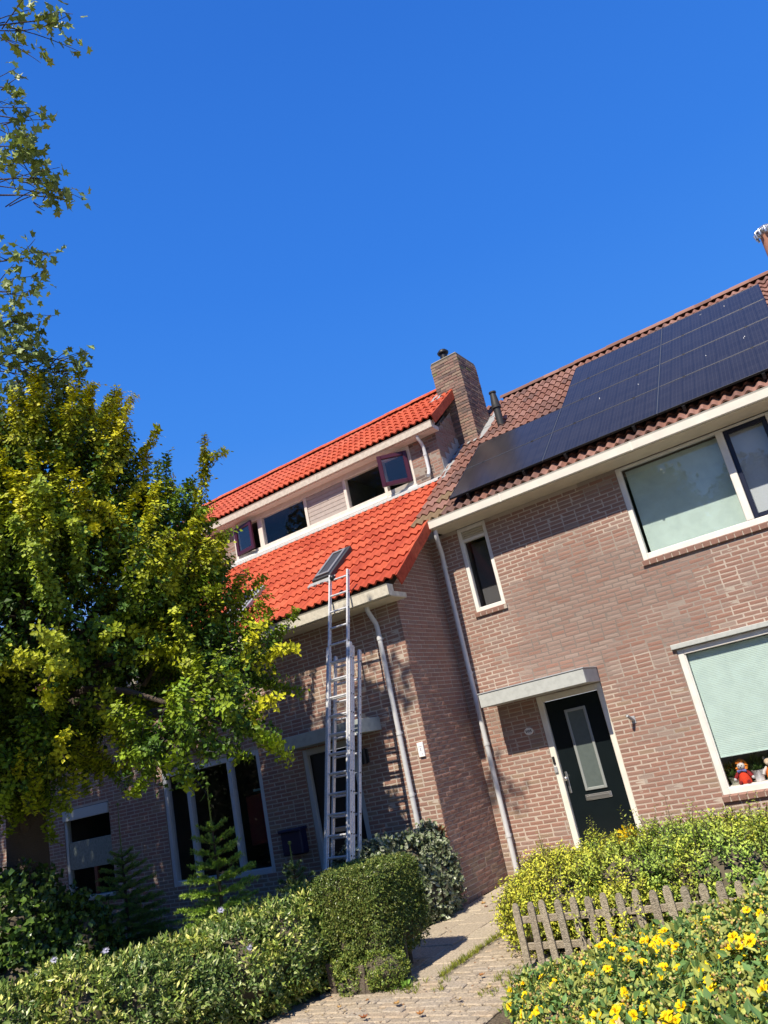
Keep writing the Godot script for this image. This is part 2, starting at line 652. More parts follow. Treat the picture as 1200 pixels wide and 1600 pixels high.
func set_light() -> void:
	var e := Environment.new()
	e.background_mode = Environment.BG_SKY
	# clear summer air: radiance by height above the horizon, alike all round
	var stops := [[-90.0, Color(0.34, 0.30, 0.26)], [-4.0, Color(0.42, 0.39, 0.36)], [0.0, Color(1.05, 1.08, 1.12)], [5.0, Color(0.74, 0.86, 1.05)], [11.0, Color(0.27, 0.49, 0.95)], [18.0, Color(0.088, 0.315, 0.90)], [25.0, Color(0.056, 0.262, 0.85)], [35.0, Color(0.040, 0.216, 0.785)], [50.0, Color(0.031, 0.174, 0.685)], [65.0, Color(0.027, 0.148, 0.60)], [90.0, Color(0.027, 0.145, 0.59)]]
	var im := Image.create(32, 512, false, Image.FORMAT_RGBAF)
	for j in 512:
		var elev := 90.0 - 180.0 * (j + 0.5) / 512.0
		var c: Color = stops[0][1]
		for k in stops.size() - 1:
			if elev >= stops[k][0] and elev <= stops[k + 1][0]:
				c = (stops[k][1] as Color).lerp(stops[k + 1][1], (elev - stops[k][0]) / (stops[k + 1][0] - stops[k][0]))
		c = c / EXPOSURE
		c.a = 1.0
		for i in 32: im.set_pixel(i, j, c)
	var s := PanoramaSkyMaterial.new()
	s.panorama = ImageTexture.create_from_image(im)
	var sky := Sky.new()
	sky.sky_material = s
	e.sky = sky
	e.ambient_light_source = Environment.AMBIENT_SOURCE_SKY
	e.tonemap_mode = Environment.TONE_MAPPER_LINEAR
	e.tonemap_exposure = EXPOSURE
	e.sdfgi_enabled = true
	e.ssao_enabled = true
	e.ssil_enabled = true
	var w := WorldEnvironment.new()
	w.name = "world"
	w.environment = e
	add_child(w)
	var sun := DirectionalLight3D.new()
	sun.name = "sun"
	sun.light_energy = 1.6
	sun.light_color = Color(1.0, 0.955, 0.88)
	sun.light_angular_distance = 0.5
	sun.shadow_enabled = true
	add_child(sun)
	sun.look_at_from_position(Vector3(0.05, 1.3, 1.0) * 20.0, Vector3.ZERO)

func make_materials() -> void:
	var fine := grain(11, 0.03, 0.72, 1.15, 5, 0.02)
	var speck := grain(12, 0.09, 0.55, 1.2, 4)
	var broad := grain(13, 0.006, 0.90, 1.06, 6, 0.01)
	var fine_b := grain(14, 0.05, 0.0, 1.0, 5)
	brick_many = mat(Color(1, 1, 1), 0.92, 0, fine, 7.0, fine_b, 0.25)
	brick_many.vertex_color_use_as_albedo = true
	var one := mat(Color(1, 1, 1), 0.92, 0, fine, 7.0, fine_b, 0.25)
	for t in TONES: brick_mats.append(tinted(one, t))
	M.mortar = mat(Color(1, 1, 1), 0.95, 0, speck, 3.0, fine_b, 0.2)
	M.mortar.vertex_color_use_as_albedo = true
	var dusty := grain(23, 0.02, 0.70, 1.12, 6, 0.0)
	M.red_many = mat(Color(1, 1, 1), 0.82, 0, dusty, 0.9, fine_b, 0.15)
	M.red_many.vertex_color_use_as_albedo = true
	M.red_dull = 1
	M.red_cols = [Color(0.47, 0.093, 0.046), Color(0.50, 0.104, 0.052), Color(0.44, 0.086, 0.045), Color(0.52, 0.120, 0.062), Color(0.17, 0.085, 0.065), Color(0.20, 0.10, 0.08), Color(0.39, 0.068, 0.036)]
	M.red = []
	var r1 := mat(Color(1, 1, 1), 0.82, 0, dusty, 0.9, fine_b, 0.15)
	r1.metallic_specular = 0.25
	for c in M.red_cols: M.red.append(tinted(r1, c))
	M.brown_many = mat(Color(1, 1, 1), 0.9, 0, speck, 2.0, fine_b, 0.3)
	M.brown_many.vertex_color_use_as_albedo = true
	M.brown_cols = [Color(0.24, 0.115, 0.085), Color(0.27, 0.14, 0.105), Color(0.20, 0.105, 0.082), Color(0.30, 0.16, 0.125), Color(0.17, 0.095, 0.078), Color(0.22, 0.15, 0.085)]
	M.brown = []
	var b1 := mat(Color(1, 1, 1), 0.9, 0, speck, 2.0, fine_b, 0.3)
	for c in M.brown_cols: M.brown.append(tinted(b1, c))
	M.cream = mat(Color(0.72, 0.69, 0.61), 0.5, 0, broad, 0.8)
	M.soffit = mat(Color(0.60, 0.55, 0.43), 0.6, 0, broad, 0.9)
	M.white = mat(Color(0.74, 0.72, 0.67), 0.4, 0, broad, 1.1)
	M.white_wood = mat(Color(0.66, 0.60, 0.54), 0.55, 0, broad, 1.7)
	M.siding = mat(Color(0.40, 0.345, 0.315), 0.6, 0, broad, 1.9)
	M.zinc = mat(Color(0.40, 0.42, 0.44), 0.55, 0.35, broad, 1.3)
	M.lead = mat(Color(0.36, 0.37, 0.37), 0.6, 0.1, speck, 1.1, fine_b, 0.3)
	M.pipe = mat(Color(0.56, 0.57, 0.58), 0.5, 0, broad, 1.6)
	M.dormer_gutter = mat(Color(0.58, 0.54, 0.47), 0.65, 0, grain(15, 0.015, 0.78, 1.08, 6, 0.03), 1.4)
	M.left_gutter = mat(Color(0.60, 0.57, 0.48), 0.65, 0, grain(16, 0.015, 0.78, 1.08, 6, 0.03), 1.5)
	M.canopy = mat(Color(0.44, 0.46, 0.44), 0.6, 0, grain(17, 0.01, 0.86, 1.08, 6), 1.5)
	M.canopy_left = mat(Color(0.34, 0.38, 0.37), 0.6, 0, grain(18, 0.01, 0.85, 1.08, 6), 1.5)
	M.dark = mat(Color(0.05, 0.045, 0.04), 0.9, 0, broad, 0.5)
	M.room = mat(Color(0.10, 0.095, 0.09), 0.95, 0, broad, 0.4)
	M.felt = mat(Color(0.05, 0.04, 0.035), 0.95, 0, speck, 1.0)
	M.black = mat(Color(0.015, 0.015, 0.017), 0.45)
	M.door = mat(Color(0.007, 0.011, 0.013), 0.2, 0, broad, 0.7)
	M.door_left = mat(Color(0.012, 0.014, 0.018), 0.3)
	M.trim = mat(Color(0.26, 0.28, 0.27), 0.4)
	M.frost = mat(Color(0.10, 0.125, 0.12), 0.35, 0, broad, 3.0)
	M.steel = mat(Color(0.60, 0.60, 0.60), 0.28, 0.9)
	M.alu = mat(Color(0.72, 0.73, 0.75), 0.42, 0.35, grain(19, 0.02, 0.75, 1.08, 5), 2.5)
	M.plum = mat(Color(0.050, 0.010, 0.022), 0.3)
	M.navy = mat(Color(0.014, 0.018, 0.038), 0.35)
	M.blind = mat(Color(0.50, 0.65, 0.61), 0.9, 0, broad, 0.9)
	M.blind_grey = mat(Color(0.52, 0.58, 0.62), 0.9)
	M.post_red = mat(Color(0.16, 0.05, 0.03), 0.6, 0, fine, 2.0)
	M.glass = StandardMaterial3D.new()
	M.glass.transparency = BaseMaterial3D.TRANSPARENCY_ALPHA
	M.glass.albedo_color = Color(0.1, 0.12, 0.12, 0.04)
	M.glass.roughness = 0.01
	M.glass.metallic_specular = 0.36
	M.wood = mat(Color(0.36, 0.31, 0.23), 0.9, 0, grain(20, 0.02, 0.55, 1.15, 6, 0.02), 2.6, fine_b, 0.5)
	M.stake = mat(Color(0.16, 0.13, 0.10), 0.95, 0, speck, 2.0, fine_b, 0.6)
	M.soil = mat(Color(0.14, 0.11, 0.075), 1.0, 0, speck, 0.9, fine_b, 1.5)
	M.ground = mat(Color(0.33, 0.30, 0.26), 0.97, 0, broad, 0.25)
	M.sand = mat(Color(0.37, 0.31, 0.23), 1.0, 0, speck, 1.4, fine_b, 0.8)
	var pv := mat(Color(1, 1, 1), 0.95, 0, grain(21, 0.03, 0.6, 1.15, 6, 0.03), 1.7, fine_b, 0.7)
	M.slab = []
	for c in [Color(0.47, 0.41, 0.31), Color(0.50, 0.435, 0.335), Color(0.44, 0.38, 0.29), Color(0.48, 0.41, 0.31)]: M.slab.append(tinted(pv, c))
	M.paver = []
	for c in [Color(0.42, 0.355, 0.265), Color(0.45, 0.38, 0.285), Color(0.39, 0.33, 0.25), Color(0.43, 0.35, 0.255), Color(0.41, 0.355, 0.28)]: M.paver.append(tinted(pv, c))
	M.bark = mat(Color(0.13, 0.10, 0.075), 1.0, 0, speck, 2.2, fine_b, 2.5)
	M.twig = mat(Color(0.10, 0.085, 0.06), 1.0)
	M.glass_bright = M.glass.duplicate()
	M.glass_bright.metallic_specular = 0.58
	M.leaf = leaf_mat(Color(1, 1, 1), 0.55, 0.5)
	M.gloss_leaf = leaf_mat(Color(1, 1, 1), 0.3, 0.32)
	M.petal = leaf_mat(Color(1, 1, 1), 0.6, 0.6)

# ---------- weathering of the brickwork ----------
func pick(list: Array) -> int:
	return list[rng.randi() % list.size()]

func right_weather(p: Vector3) -> float:
	var a := 1.0 - clampf(Vector2((p.x - 2.6) / 2.6, (p.y - 3.55) / 1.35).length(), 0, 1)
	return clampf(a * 1.7 + noise.get_noise_3d(p.x * 1.6, p.y * 2.6, p.z) * 0.9, 0, 1)

func right_tone(p: Vector3) -> int:
	var w := right_weather(p)
	if rng.randf() < w * 0.9: return pick([5, 6, 6, 5, 5, 7, 5])
	if p.y < 0.55 and rng.randf() < 0.6: return pick([8, 9, 4, 5])
	if p.y > 2.2: return pick([0, 2, 4, 5, 0, 2, 5])
	return pick([0, 1, 0, 4, 2, 1, 0, 8, 4])

func right_mortar(p: Vector3) -> Color:
	var w := right_weather(p)
	return Color(0.55, 0.465, 0.39).lerp(Color(0.25, 0.205, 0.18), clampf(w * 1.2, 0, 1))

func left_tone(p: Vector3) -> int:
	var f := noise.get_noise_3d(p.x * 1.2, p.y * 1.2, 7.0)
	if p.y < 1.7 and rng.randf() < 0.45 + f: return pick([8, 9, 4, 8])
	return pick([0, 2, 4, 5, 0, 1, 2, 8])

func left_mortar(_p: Vector3) -> Color:
	return Color(0.54, 0.46, 0.385)

func side_tone(p: Vector3) -> int:
	if p.y < 0.5 and rng.randf() < 0.6: return pick([8, 9, 5])
	return pick([0, 2, 4, 2, 5, 0, 1, 4])

func side_mortar(_p: Vector3) -> Color:
	return Color(0.58, 0.50, 0.42)

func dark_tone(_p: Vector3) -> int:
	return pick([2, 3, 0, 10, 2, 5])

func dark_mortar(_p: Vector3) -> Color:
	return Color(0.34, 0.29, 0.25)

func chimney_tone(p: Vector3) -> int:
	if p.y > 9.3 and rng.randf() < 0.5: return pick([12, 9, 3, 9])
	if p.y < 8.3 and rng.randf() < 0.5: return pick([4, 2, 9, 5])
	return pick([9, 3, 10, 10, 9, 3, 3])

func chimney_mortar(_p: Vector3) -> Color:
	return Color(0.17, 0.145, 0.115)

# ---------- ground ----------
func ground() -> void:
	var st := S()
	box(st, Vector3(-300, -0.5, -300), Vector3(300, -0.03, 300))
	tag(build("ground", st, M.ground, self), "pale street ground that runs on past the houses", "", "", "structure")
	st = S()
	box(st, Vector3(-80, -0.08, 10.2), Vector3(80, -0.026, 20.0))
	tag(build("street", st, mat(Color(0.15, 0.135, 0.12), 0.95, 0, brick_many.albedo_texture, 0.6), self), "dark paved street behind the viewer", "", "", "structure")
	st = S()
	box(st, Vector3(-14, -0.1, -0.3), Vector3(9, -0.022, 8.2))
	tag(build("garden_soil", st, M.soil, self), "dark soil of the front gardens under the shrubs", "", "", "structure")

# a slab under the tiles, ridge in the middle
func roof_deck(parent: Node, x0: float, x1: float, z_eave: float, y_eave: float, z_ridge: float, slope: float, m: Material) -> Node3D:
	var st := S()
	var t := 0.12
	var y_ridge := y_eave + slope * (z_eave - z_ridge)
	var zb := 2.0 * z_ridge - z_eave
	for sgn in [1.0, -1.0]:
		var ze: float = z_eave if sgn > 0 else zb
		var out := Vector3(0, 1, slope * sgn)
		var up := Vector3(0, t, 0)
		var a := Vector3(x0, y_eave, ze)
		var b := Vector3(x1, y_eave, ze)
		var c := Vector3(x1, y_ridge, z_ridge)
		var d := Vector3(x0, y_ridge, z_ridge)
		quad(st, a, b, c, d, out)
		quad(st, a - up, b - up, c - up, d - up, -out)
		quad(st, a, b, b - up, a - up, Vector3(0, 0, sgn))
		quad(st, b, c, c - up, b - up, Vector3.RIGHT)
		quad(st, a, d, d - up, a - up, Vector3.LEFT)
	return build("roof", st, m, parent)

func sill_row(parent: Node, x0: float, x1: float, y: float, z: float) -> void:
	var n := int((x1 - x0) / 0.107)
	var st := S()
	box(st, Vector3(-0.0485, -0.075, -0.1), Vector3(0.0485, 0, 0.0), 0.005, Transform3D(Basis(Vector3.RIGHT, 0.16), Vector3.ZERO))
	var mesh := done(st)
	var st2 := S()
	box(st2, Vector3(x0, y - 0.07, z - 0.1), Vector3(x1, y - 0.014, z - 0.012))
	var sill := build("window_sill", st2, mat(Color(0.42, 0.36, 0.3), 0.95), parent)
	for i in n:
		put("brick", mesh, brick_mats[pick([0, 1, 0, 2, 4])], sill, Transform3D(Basis(), Vector3(x0 + 0.0535 + i * 0.107, y, z)))

# ---------- the house with the solar panels ----------
func right_house() -> void:
	var h := thing("terraced_house", "brick terraced house with solar panels and a black front door", "house")
	var W := 6.9
	var holes := [Rect2(0.533, 3.946, 0.536, 1.424), Rect2(3.303, 3.932, 2.2, 1.438), Rect2(3.349, 0.70, 2.15, 1.927), Rect2(1.149, 0.02, 1.04, 2.432)]
	var w := wall(h, "front_wall", Vector3.ZERO, Vector3.RIGHT, Vector3.BACK, W, 5.37, holes, M.mortar, right_mortar)
	lay(w, Vector3.ZERO, Vector3.RIGHT, Vector3.BACK, W, 5.37, holes, right_tone, 0.0008)
	finish_bricks(300)
	# roof
	var yo := 5.875
	var deck := roof_deck(h, 0.0, W, 0.46, yo - SLOPE * 0.46 - 0.02, -4.11, SLOPE, M.felt)
	var t0 := tile_mesh(0.052, 1.0)
	lay_tiles(deck, 0.0, 23, 0.485, yo - SLOPE * 0.485, SLOPE, 17, [t0, t0], func(p): return 5 if p.x < 0.7 and p.z > -0.2 and rng.randf() < 0.2 else pick([0, 1, 2, 3, 0, 4]), func(p): return (p.x < 0.5 and p.z < -2.2 and p.z > -3.2))
	finish_tiles(M.brown, M.brown_many, M.brown_cols, 300)
	ridge(deck, 0.45, W, yo + SLOPE * 4.11 - 0.01, -4.11, [M.brown[0], M.brown[2], M.brown[3]], 0.125)
	# gutter with soffit and pipe
	gutter(h, 0.286, W, 5.376, 5.515, 0.36, 0.525, M.cream, M.soffit, 0.005)
	var st := S()
	box(st, Vector3(0.29, 5.376, 0.005), Vector3(W, 5.47, 0.36), 0.004)
	build("eaves_board", st, M.soffit, h)
	downpipe(h, [Vector3(0.36, 5.37, 0.40), Vector3(0.355, 5.28, 0.40), Vector3(0.33, 5.2, 0.34), Vector3(0.245, 5.02, 0.14), Vector3(0.222, 4.93, 0.10), Vector3(0.213, 4.8, 0.095), Vector3(0.211, 0.1, 0.095)], 0.039, M.pipe, [4.82, 3.05, 1.95, 0.62])
	# upper window: fixed pane with a mint blind, then a dark casement
	st = S()
	box(st, Vector3(3.303, 3.932, -0.11), Vector3(3.376, 5.36, -0.012), 0.006)
	box(st, Vector3(5.43, 3.932, -0.11), Vector3(5.503, 5.36, -0.012), 0.006)
	box(st, Vector3(3.376, 3.932, -0.11), Vector3(5.43, 4.022, -0.006), 0.008)
	box(st, Vector3(3.376, 5.326, -0.11), Vector3(5.43, 5.36, -0.012), 0.004)
	box(st, Vector3(4.761, 4.022, -0.11), Vector3(4.86, 5.326, -0.008), 0.008)
	var uw := build("window", st, M.white, h)
	pane(uw, 3.38, 4.757, 4.026, 5.322, -0.06, M.glass_bright)
	st = S()
	frame_bars(st, 4.864, 5.427, 4.026, 5.323, -0.085, -0.025, 0.062, 0.008)
	var cs := build("casement", st, M.navy, uw)
	pane(uw, 4.926, 5.365, 4.088, 5.261, -0.055, M.glass_bright)
	st = S()
	box(st, Vector3(3.40, 4.03, -0.20), Vector3(4.74, 5.32, -0.197))
	build("roller_blind", st, M.blind, uw)
	st = S()
	box(st, Vector3(4.88, 4.03, -0.20), Vector3(5.42, 5.32, -0.197))
	build("roller_blind", st, M.blind_grey, uw)
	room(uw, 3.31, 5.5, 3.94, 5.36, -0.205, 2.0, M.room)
	sill_row(h, 3.28, 5.53, 3.925, 0.045)
	# narrow window above the door
	st = S()
	frame_bars(st, 0.533, 1.069, 3.946, 5.365, -0.10, -0.012, 0.066, 0.006)
	box(st, Vector3(0.599, 5.12, -0.10), Vector3(1.003, 5.17, -0.016), 0.004)
	var nw := build("window", st, M.white, h)
	pane(nw, 0.601, 1.001, 4.014, 5.118, -0.055, M.glass)
	st = S()
	box(st, Vector3(0.60, 5.172, -0.09), Vector3(1.002, 5.298, -0.06))
	for k in 3: box(st, Vector3(0.602, 5.18 + k * 0.04, -0.06), Vector3(1.0, 5.205 + k * 0.04, -0.03), 0.004)
	build("vent_grille", st, M.soffit, nw)
	st = S()
	box(st, Vector3(0.60, 4.02, -0.30), Vector3(1.0, 5.12, -0.29))
	build("roller_blind", st, mat(Color(0.085, 0.085, 0.09), 0.9), nw)
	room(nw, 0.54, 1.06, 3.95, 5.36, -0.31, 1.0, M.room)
	sill_row(h, 0.51, 1.09, 3.94, 0.045)
	# ground floor window
	st = S()
	frame_bars(st, 3.349, 5.499, 0.701, 2.627, -0.10, -0.012, 0.085, 0.008)
	box(st, Vector3(3.434, 0.786, -0.08), Vector3(3.446, 2.542, -0.03))
	var lw := build("window", st, M.white, h)
	pane(lw, 3.447, 5.412, 0.788, 2.54, -0.06, M.glass)
	st = S()
	var y := 1.17
	while y < 2.53:
		var a := Vector3(3.45, y, -0.10)
		var d := Vector3(1.955, 0, 0)
		quad(st, a, a + d, a + d + Vector3(0, 0.011, 0.002), a + Vector3(0, 0.011, 0.002), Vector3(0, -0.3, 1))
		quad(st, a + Vector3(0, 0.011, 0.002), a + d + Vector3(0, 0.011, 0.002), a + d + Vector3(0, 0.022, 0), a + Vector3(0, 0.022, 0), Vector3(0, 0.3, 1))
		y += 0.022
	box(st, Vector3(3.45, 1.15, -0.115), Vector3(5.405, 1.17, -0.09), 0.004)
	box(st, Vector3(3.45, 1.17, -0.125), Vector3(5.405, 2.53, -0.118))
	build("pleated_blind", st, M.blind, lw)
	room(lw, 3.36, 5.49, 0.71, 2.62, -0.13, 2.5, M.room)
	sill_row(h, 3.33, 5.52, 0.695, 0.05)
	st = S()
	box(st, Vector3(3.30, 2.632, -0.05), Vector3(5.55, 2.70, 0.05), 0.006)
	build("lintel", st, M.canopy, h)
	# front door
	st = S()
	box(st, Vector3(1.149, 0.03, -0.12), Vector3(1.241, 2.452, -0.006), 0.008)
	box(st, Vector3(2.104, 0.03, -0.12), Vector3(2.189, 2.452, -0.006), 0.008)
	box(st, Vector3(1.241, 2.36, -0.12), Vector3(2.104, 2.452, -0.006), 0.008)
	box(st, Vector3(1.241, 0.03, -0.12), Vector3(2.104, 0.12, -0.004), 0.008)
	var df := build("door_frame", st, M.cream, h)
	st = S()
	box(st, Vector3(1.246, 0.125, -0.11), Vector3(2.099, 2.355, -0.055), 0.006)
	var door := build("door", st, M.door, h)
	st = S()
	frame_bars(st, 1.52, 1.85, 1.035, 2.185, -0.055, -0.038, 0.04, 0.006)
	build("glazing_trim", st, M.trim, door)
	st = S()
	box(st, Vector3(1.56, 1.075, -0.055), Vector3(1.81, 2.145, -0.048))
	build("frosted_pane", st, M.frost, door)
	st = S()
	box(st, Vector3(1.49, 0.905, -0.055), Vector3(1.885, 0.985, -0.04), 0.012)
	box(st, Vector3(1.51, 0.92, -0.04), Vector3(1.865, 0.965, -0.028), 0.008)
	build("letter_slot", st, M.steel, door)
	st = S()
	box(st, Vector3(1.275, 1.04, -0.055), Vector3(1.31, 1.34, -0.044), 0.006)
	tube(st, [Vector3(1.293, 1.25, -0.044), Vector3(1.293, 1.25, -0.005)], [0.014, 0.014], 8)
	ball(st, Vector3(1.293, 1.25, 0.008), Vector3(0.032, 0.032, 0.026), 6, 10)
	build("handle", st, M.steel, door)
	st = S()
	box(st, Vector3(1.165, 1.47, -0.006), Vector3(1.2, 1.58, 0.014), 0.004)
	build("door_bell", st, M.black, df)
	st = S()
	box(st, Vector3(1.155, 1.35, -0.006), Vector3(1.205, 1.44, 0.02), 0.006)
	build("door_bell", st, M.zinc, df)
	st = S()
	box(st, Vector3(1.15, -0.02, 0.004), Vector3(2.19, 0.028, 0.3), 0.01)
	build("doorstep", st, M.canopy, h)
	st = S()
	box(st, Vector3(0.51, 2.462, 0.002), Vector3(2.195, 2.656, 0.575), 0.006)
	var cn := build("door_canopy", st, M.canopy, h)
	st = S()
	box(st, Vector3(0.50, 2.657, 0.002), Vector3(2.205, 2.675, 0.585), 0.004)
	build("zinc_cover", st, M.zinc, cn)
	# house number on an oval plate
	st = S()
	tube(st, [Vector3(0, 0, 0.001), Vector3(0, 0, 0.014)], [0.075, 0.07], 20)
	var plate := put("number_plate", done(st), M.white, h, Transform3D(Basis.from_scale(Vector3(1.0, 0.72, 1.0)), Vector3(0.91, 2.0, 0.0)))
	var tm := TextMesh.new()
	var fnt := SystemFont.new()
	fnt.font_names = PackedStringArray(["Droid Serif"])
	fnt.font_weight = 700
	tm.font = fnt
	tm.text = "101"
	tm.font_size = 32
	tm.pixel_size = 0.0021
	tm.depth = 0.004
	put("number", tm, M.black, plate, Transform3D(Basis(), Vector3(0, 0, 0.016)))
	# stub of a flag holder
	st = S()
	box(st, Vector3(2.47, 1.80, 0.001), Vector3(2.53, 1.90, 0.012), 0.004)
	tube(st, [Vector3(2.5, 1.845, 0.012), Vector3(2.475, 1.92, 0.15)], [0.022, 0.022], 10, false)
	tube(st, [Vector3(2.5, 1.845, 0.012), Vector3(2.4755, 1.919, 0.148)], [0.017, 0.017], 10, true)
	build("flag_holder", st, M.zinc, h)
	# flue pipe through the tiles
	var fp := Vector3(0.88, 7.80, -2.45)
	st = S()
	tube(st, [fp - Vector3(0, 0.15, 0), fp + Vector3(0, 0.42, 0)], [0.072, 0.072], 16)
	tube(st, [fp + Vector3(0, 0.40, 0), fp + Vector3(0, 0.46, 0)], [0.095, 0.095], 16)
	tube(st, [fp + Vector3(0, 0.46, 0), fp + Vector3(0, 0.54, 0), fp + Vector3(0, 0.74, 0)], [0.088, 0.082, 0.058], 16)
	tube(st, [fp + Vector3(0, 0.74, 0), fp + Vector3(0, 0.77, 0)], [0.075, 0.075], 16)
	box(st, fp + Vector3(0.06, -0.02, -0.02), fp + Vector3(0.19, 0.02, 0.02), 0.004)
	build("flue_pipe", st, mat(Color(0.03, 0.03, 0.032), 0.55), h)
	# chimney of the far party wall with a round metal cap
	st = S()
	tube(st, [Vector3(6.42, 8.7, -4.1), Vector3(6.42, 9.86, -4.1)], [0.15, 0.13], 16)
	var pot := build("chimney_pot", st, mat(Color(0.36, 0.17, 0.11), 0.85, 0, brick_many.albedo_texture, 3.0), h)
	st = S()
	for k in 12:
		var t := TAU * k / 12
		var q := Vector3(6.42, 9.86, -4.1) + Vector3(cos(t) * 0.19, 0, sin(t) * 0.19)
		tube(st, [q, q + Vector3(0, 0.1, 0) + Vector3(cos(t), 0, sin(t)) * 0.02, Vector3(6.42, 10.08, -4.1) + Vector3(cos(t), 0, sin(t)) * 0.05], [0.022, 0.03, 0.012], 6)
	ball(st, Vector3(6.42, 9.96, -4.1), Vector3(0.17, 0.13, 0.17), 7, 14)
	build("chimney_cap", st, mat(Color(0.45, 0.45, 0.46), 0.3, 0.8), pot)

# ---------- the house with the red roof ----------
func left_house() -> void:
	var h := thing("terraced_house", "projecting brick house with a new orange tile roof and a long dormer", "house")
	var X0 := -6.3
	var F := Vector3(X0, 0, DF)
	var holes := [Rect2(X0 * -1 - 5.62, 0.74, 2.40, 1.90), Rect2(6.3 - 2.306, 0.02, 1.04, 2.42)]
	var w := wall(h, "front_wall", F, Vector3.RIGHT, Vector3.BACK, 6.288, 4.3, holes, M.mortar, left_mortar)
	lay(w, F, Vector3.RIGHT, Vector3.BACK, 6.3, 4.3, holes, left_tone, 0.0008)
	# side wall of the projection
	var yo := 5.875
	var top := func(d): return yo - SLOPE * (DF - d) - 0.16
	var st := S()
	st.set_color(side_mortar(Vector3.ZERO))
	var pr := [Vector3(-0.007, 0, DF), Vector3(-0.007, 0, -0.2), Vector3(-0.007, top.call(DF + 0.2), -0.2), Vector3(-0.007, top.call(0.0), DF)]
	quad(st, pr[0], pr[1], pr[2], pr[3], Vector3.RIGHT)
	var back := Vector3(-0.19, 0, 0)
	quad(st, pr[0] + back, pr[1] + back, pr[2] + back, pr[3] + back, Vector3.LEFT)
	quad(st, pr[2], pr[3], pr[3] + back, pr[2] + back, Vector3.UP)
	var sw := build("side_wall", st, M.mortar, h)
	lay(sw, Vector3(0, 0, DF), Vector3.FORWARD, Vector3.RIGHT, DF, 6.0, [], side_tone, 0.003, top)
	finish_bricks(300)
	# lower roof
	var ze := 1.80
	var deck := roof_deck(h, X0, 0.15, ze - 0.03, yo - SLOPE * (ze - 0.03) - 0.02, -1.35, SLOPE, M.felt)
	var t0 := tile_mesh(0.043, 1.25)
	var t1 := tile_mesh(0.043, 1.25, 0.13)
	lay_tiles(deck, X0, 22, ze, yo - SLOPE * ze, SLOPE, 12, [t0, t1], func(_p): return pick([0, 1, 2, 3, 1, 2, 6]), func(p): return (p.x > 0.0 and p.z < 0.60) or p.z < -1.05, 21)
	# dormer roof
	var dy := 7.965
	var ds := 0.754
	var dd := roof_deck(h, -8.4, 0.02, -1.06, dy - 0.03, -2.789, ds, M.felt)
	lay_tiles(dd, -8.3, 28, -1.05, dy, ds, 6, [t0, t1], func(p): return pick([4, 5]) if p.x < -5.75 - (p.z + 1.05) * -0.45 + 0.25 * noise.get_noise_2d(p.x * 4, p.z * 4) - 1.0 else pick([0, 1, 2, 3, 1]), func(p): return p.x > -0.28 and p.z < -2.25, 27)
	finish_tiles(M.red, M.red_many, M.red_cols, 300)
	ridge(dd, -8.3, -0.25, 9.275, -2.789, [M.red[0], M.red[1], M.red[3]], 0.115)
	# gutters
	gutter(h, X0, 0.193, 4.23, 4.40, 1.78, 1.936, M.left_gutter, M.soffit, DF + 0.005)
	st = S()
	box(st, Vector3(X0, 4.23, DF + 0.005), Vector3(0.19, 4.30, 1.78), 0.004)
	build("eaves_board", st, M.left_gutter, h)
	gutter(h, -8.4, 0.054, 7.782, 7.93, -1.19, -1.046, M.dormer_gutter, M.white_wood, -1.333)
	st = S()
	box(st, Vector3(-8.4, 7.782, -1.335), Vector3(0.05, 7.86, -1.19), 0.004)
	build("eaves_board", st, M.white_wood, h)
	var xp := -0.378
	downpipe(h, [Vector3(xp - 0.01, 4.235, 1.70), Vector3(xp - 0.01, 4.16, 1.69), Vector3(xp - 0.005, 4.07, 1.63), Vector3(xp, 3.97, 1.555), Vector3(xp, 3.88, 1.538), Vector3(xp, 0.1, 1.535)], 0.037, M.pipe, [3.74, 2.35, 1.5])
	downpipe(h, [Vector3(-0.34, 7.79, -1.12), Vector3(-0.34, 7.72, -1.13), Vector3(-0.335, 7.64, -1.22), Vector3(-0.33, 7.55, -1.26), Vector3(-0.33, 7.08, -1.26), Vector3(-0.33, 6.98, -1.22), Vector3(-0.33, 6.94, -1.17)], 0.034, M.pipe, [7.4])
	# dormer front
	var dz := -1.338
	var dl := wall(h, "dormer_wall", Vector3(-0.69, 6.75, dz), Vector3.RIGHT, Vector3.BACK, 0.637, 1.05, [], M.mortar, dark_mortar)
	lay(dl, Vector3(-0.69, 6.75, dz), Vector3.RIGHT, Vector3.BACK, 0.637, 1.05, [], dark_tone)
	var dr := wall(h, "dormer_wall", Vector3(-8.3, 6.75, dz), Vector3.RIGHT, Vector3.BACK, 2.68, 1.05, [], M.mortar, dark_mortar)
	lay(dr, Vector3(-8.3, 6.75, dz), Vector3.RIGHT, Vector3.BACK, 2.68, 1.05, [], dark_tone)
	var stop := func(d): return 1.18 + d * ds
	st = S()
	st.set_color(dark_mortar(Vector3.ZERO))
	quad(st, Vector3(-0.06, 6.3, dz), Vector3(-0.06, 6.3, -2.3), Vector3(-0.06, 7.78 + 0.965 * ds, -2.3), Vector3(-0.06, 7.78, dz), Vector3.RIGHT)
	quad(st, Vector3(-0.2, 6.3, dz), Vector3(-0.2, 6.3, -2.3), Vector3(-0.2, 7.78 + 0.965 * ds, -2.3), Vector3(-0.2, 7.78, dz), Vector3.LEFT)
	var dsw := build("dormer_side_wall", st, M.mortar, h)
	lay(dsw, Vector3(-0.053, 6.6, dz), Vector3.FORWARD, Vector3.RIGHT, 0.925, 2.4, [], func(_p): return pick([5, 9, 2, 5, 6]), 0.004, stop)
	# frames of the dormer
	st = S()
	box(st, Vector3(-5.62, 7.665, dz - 0.1), Vector3(-0.69, 7.80, dz + 0.02), 0.006)
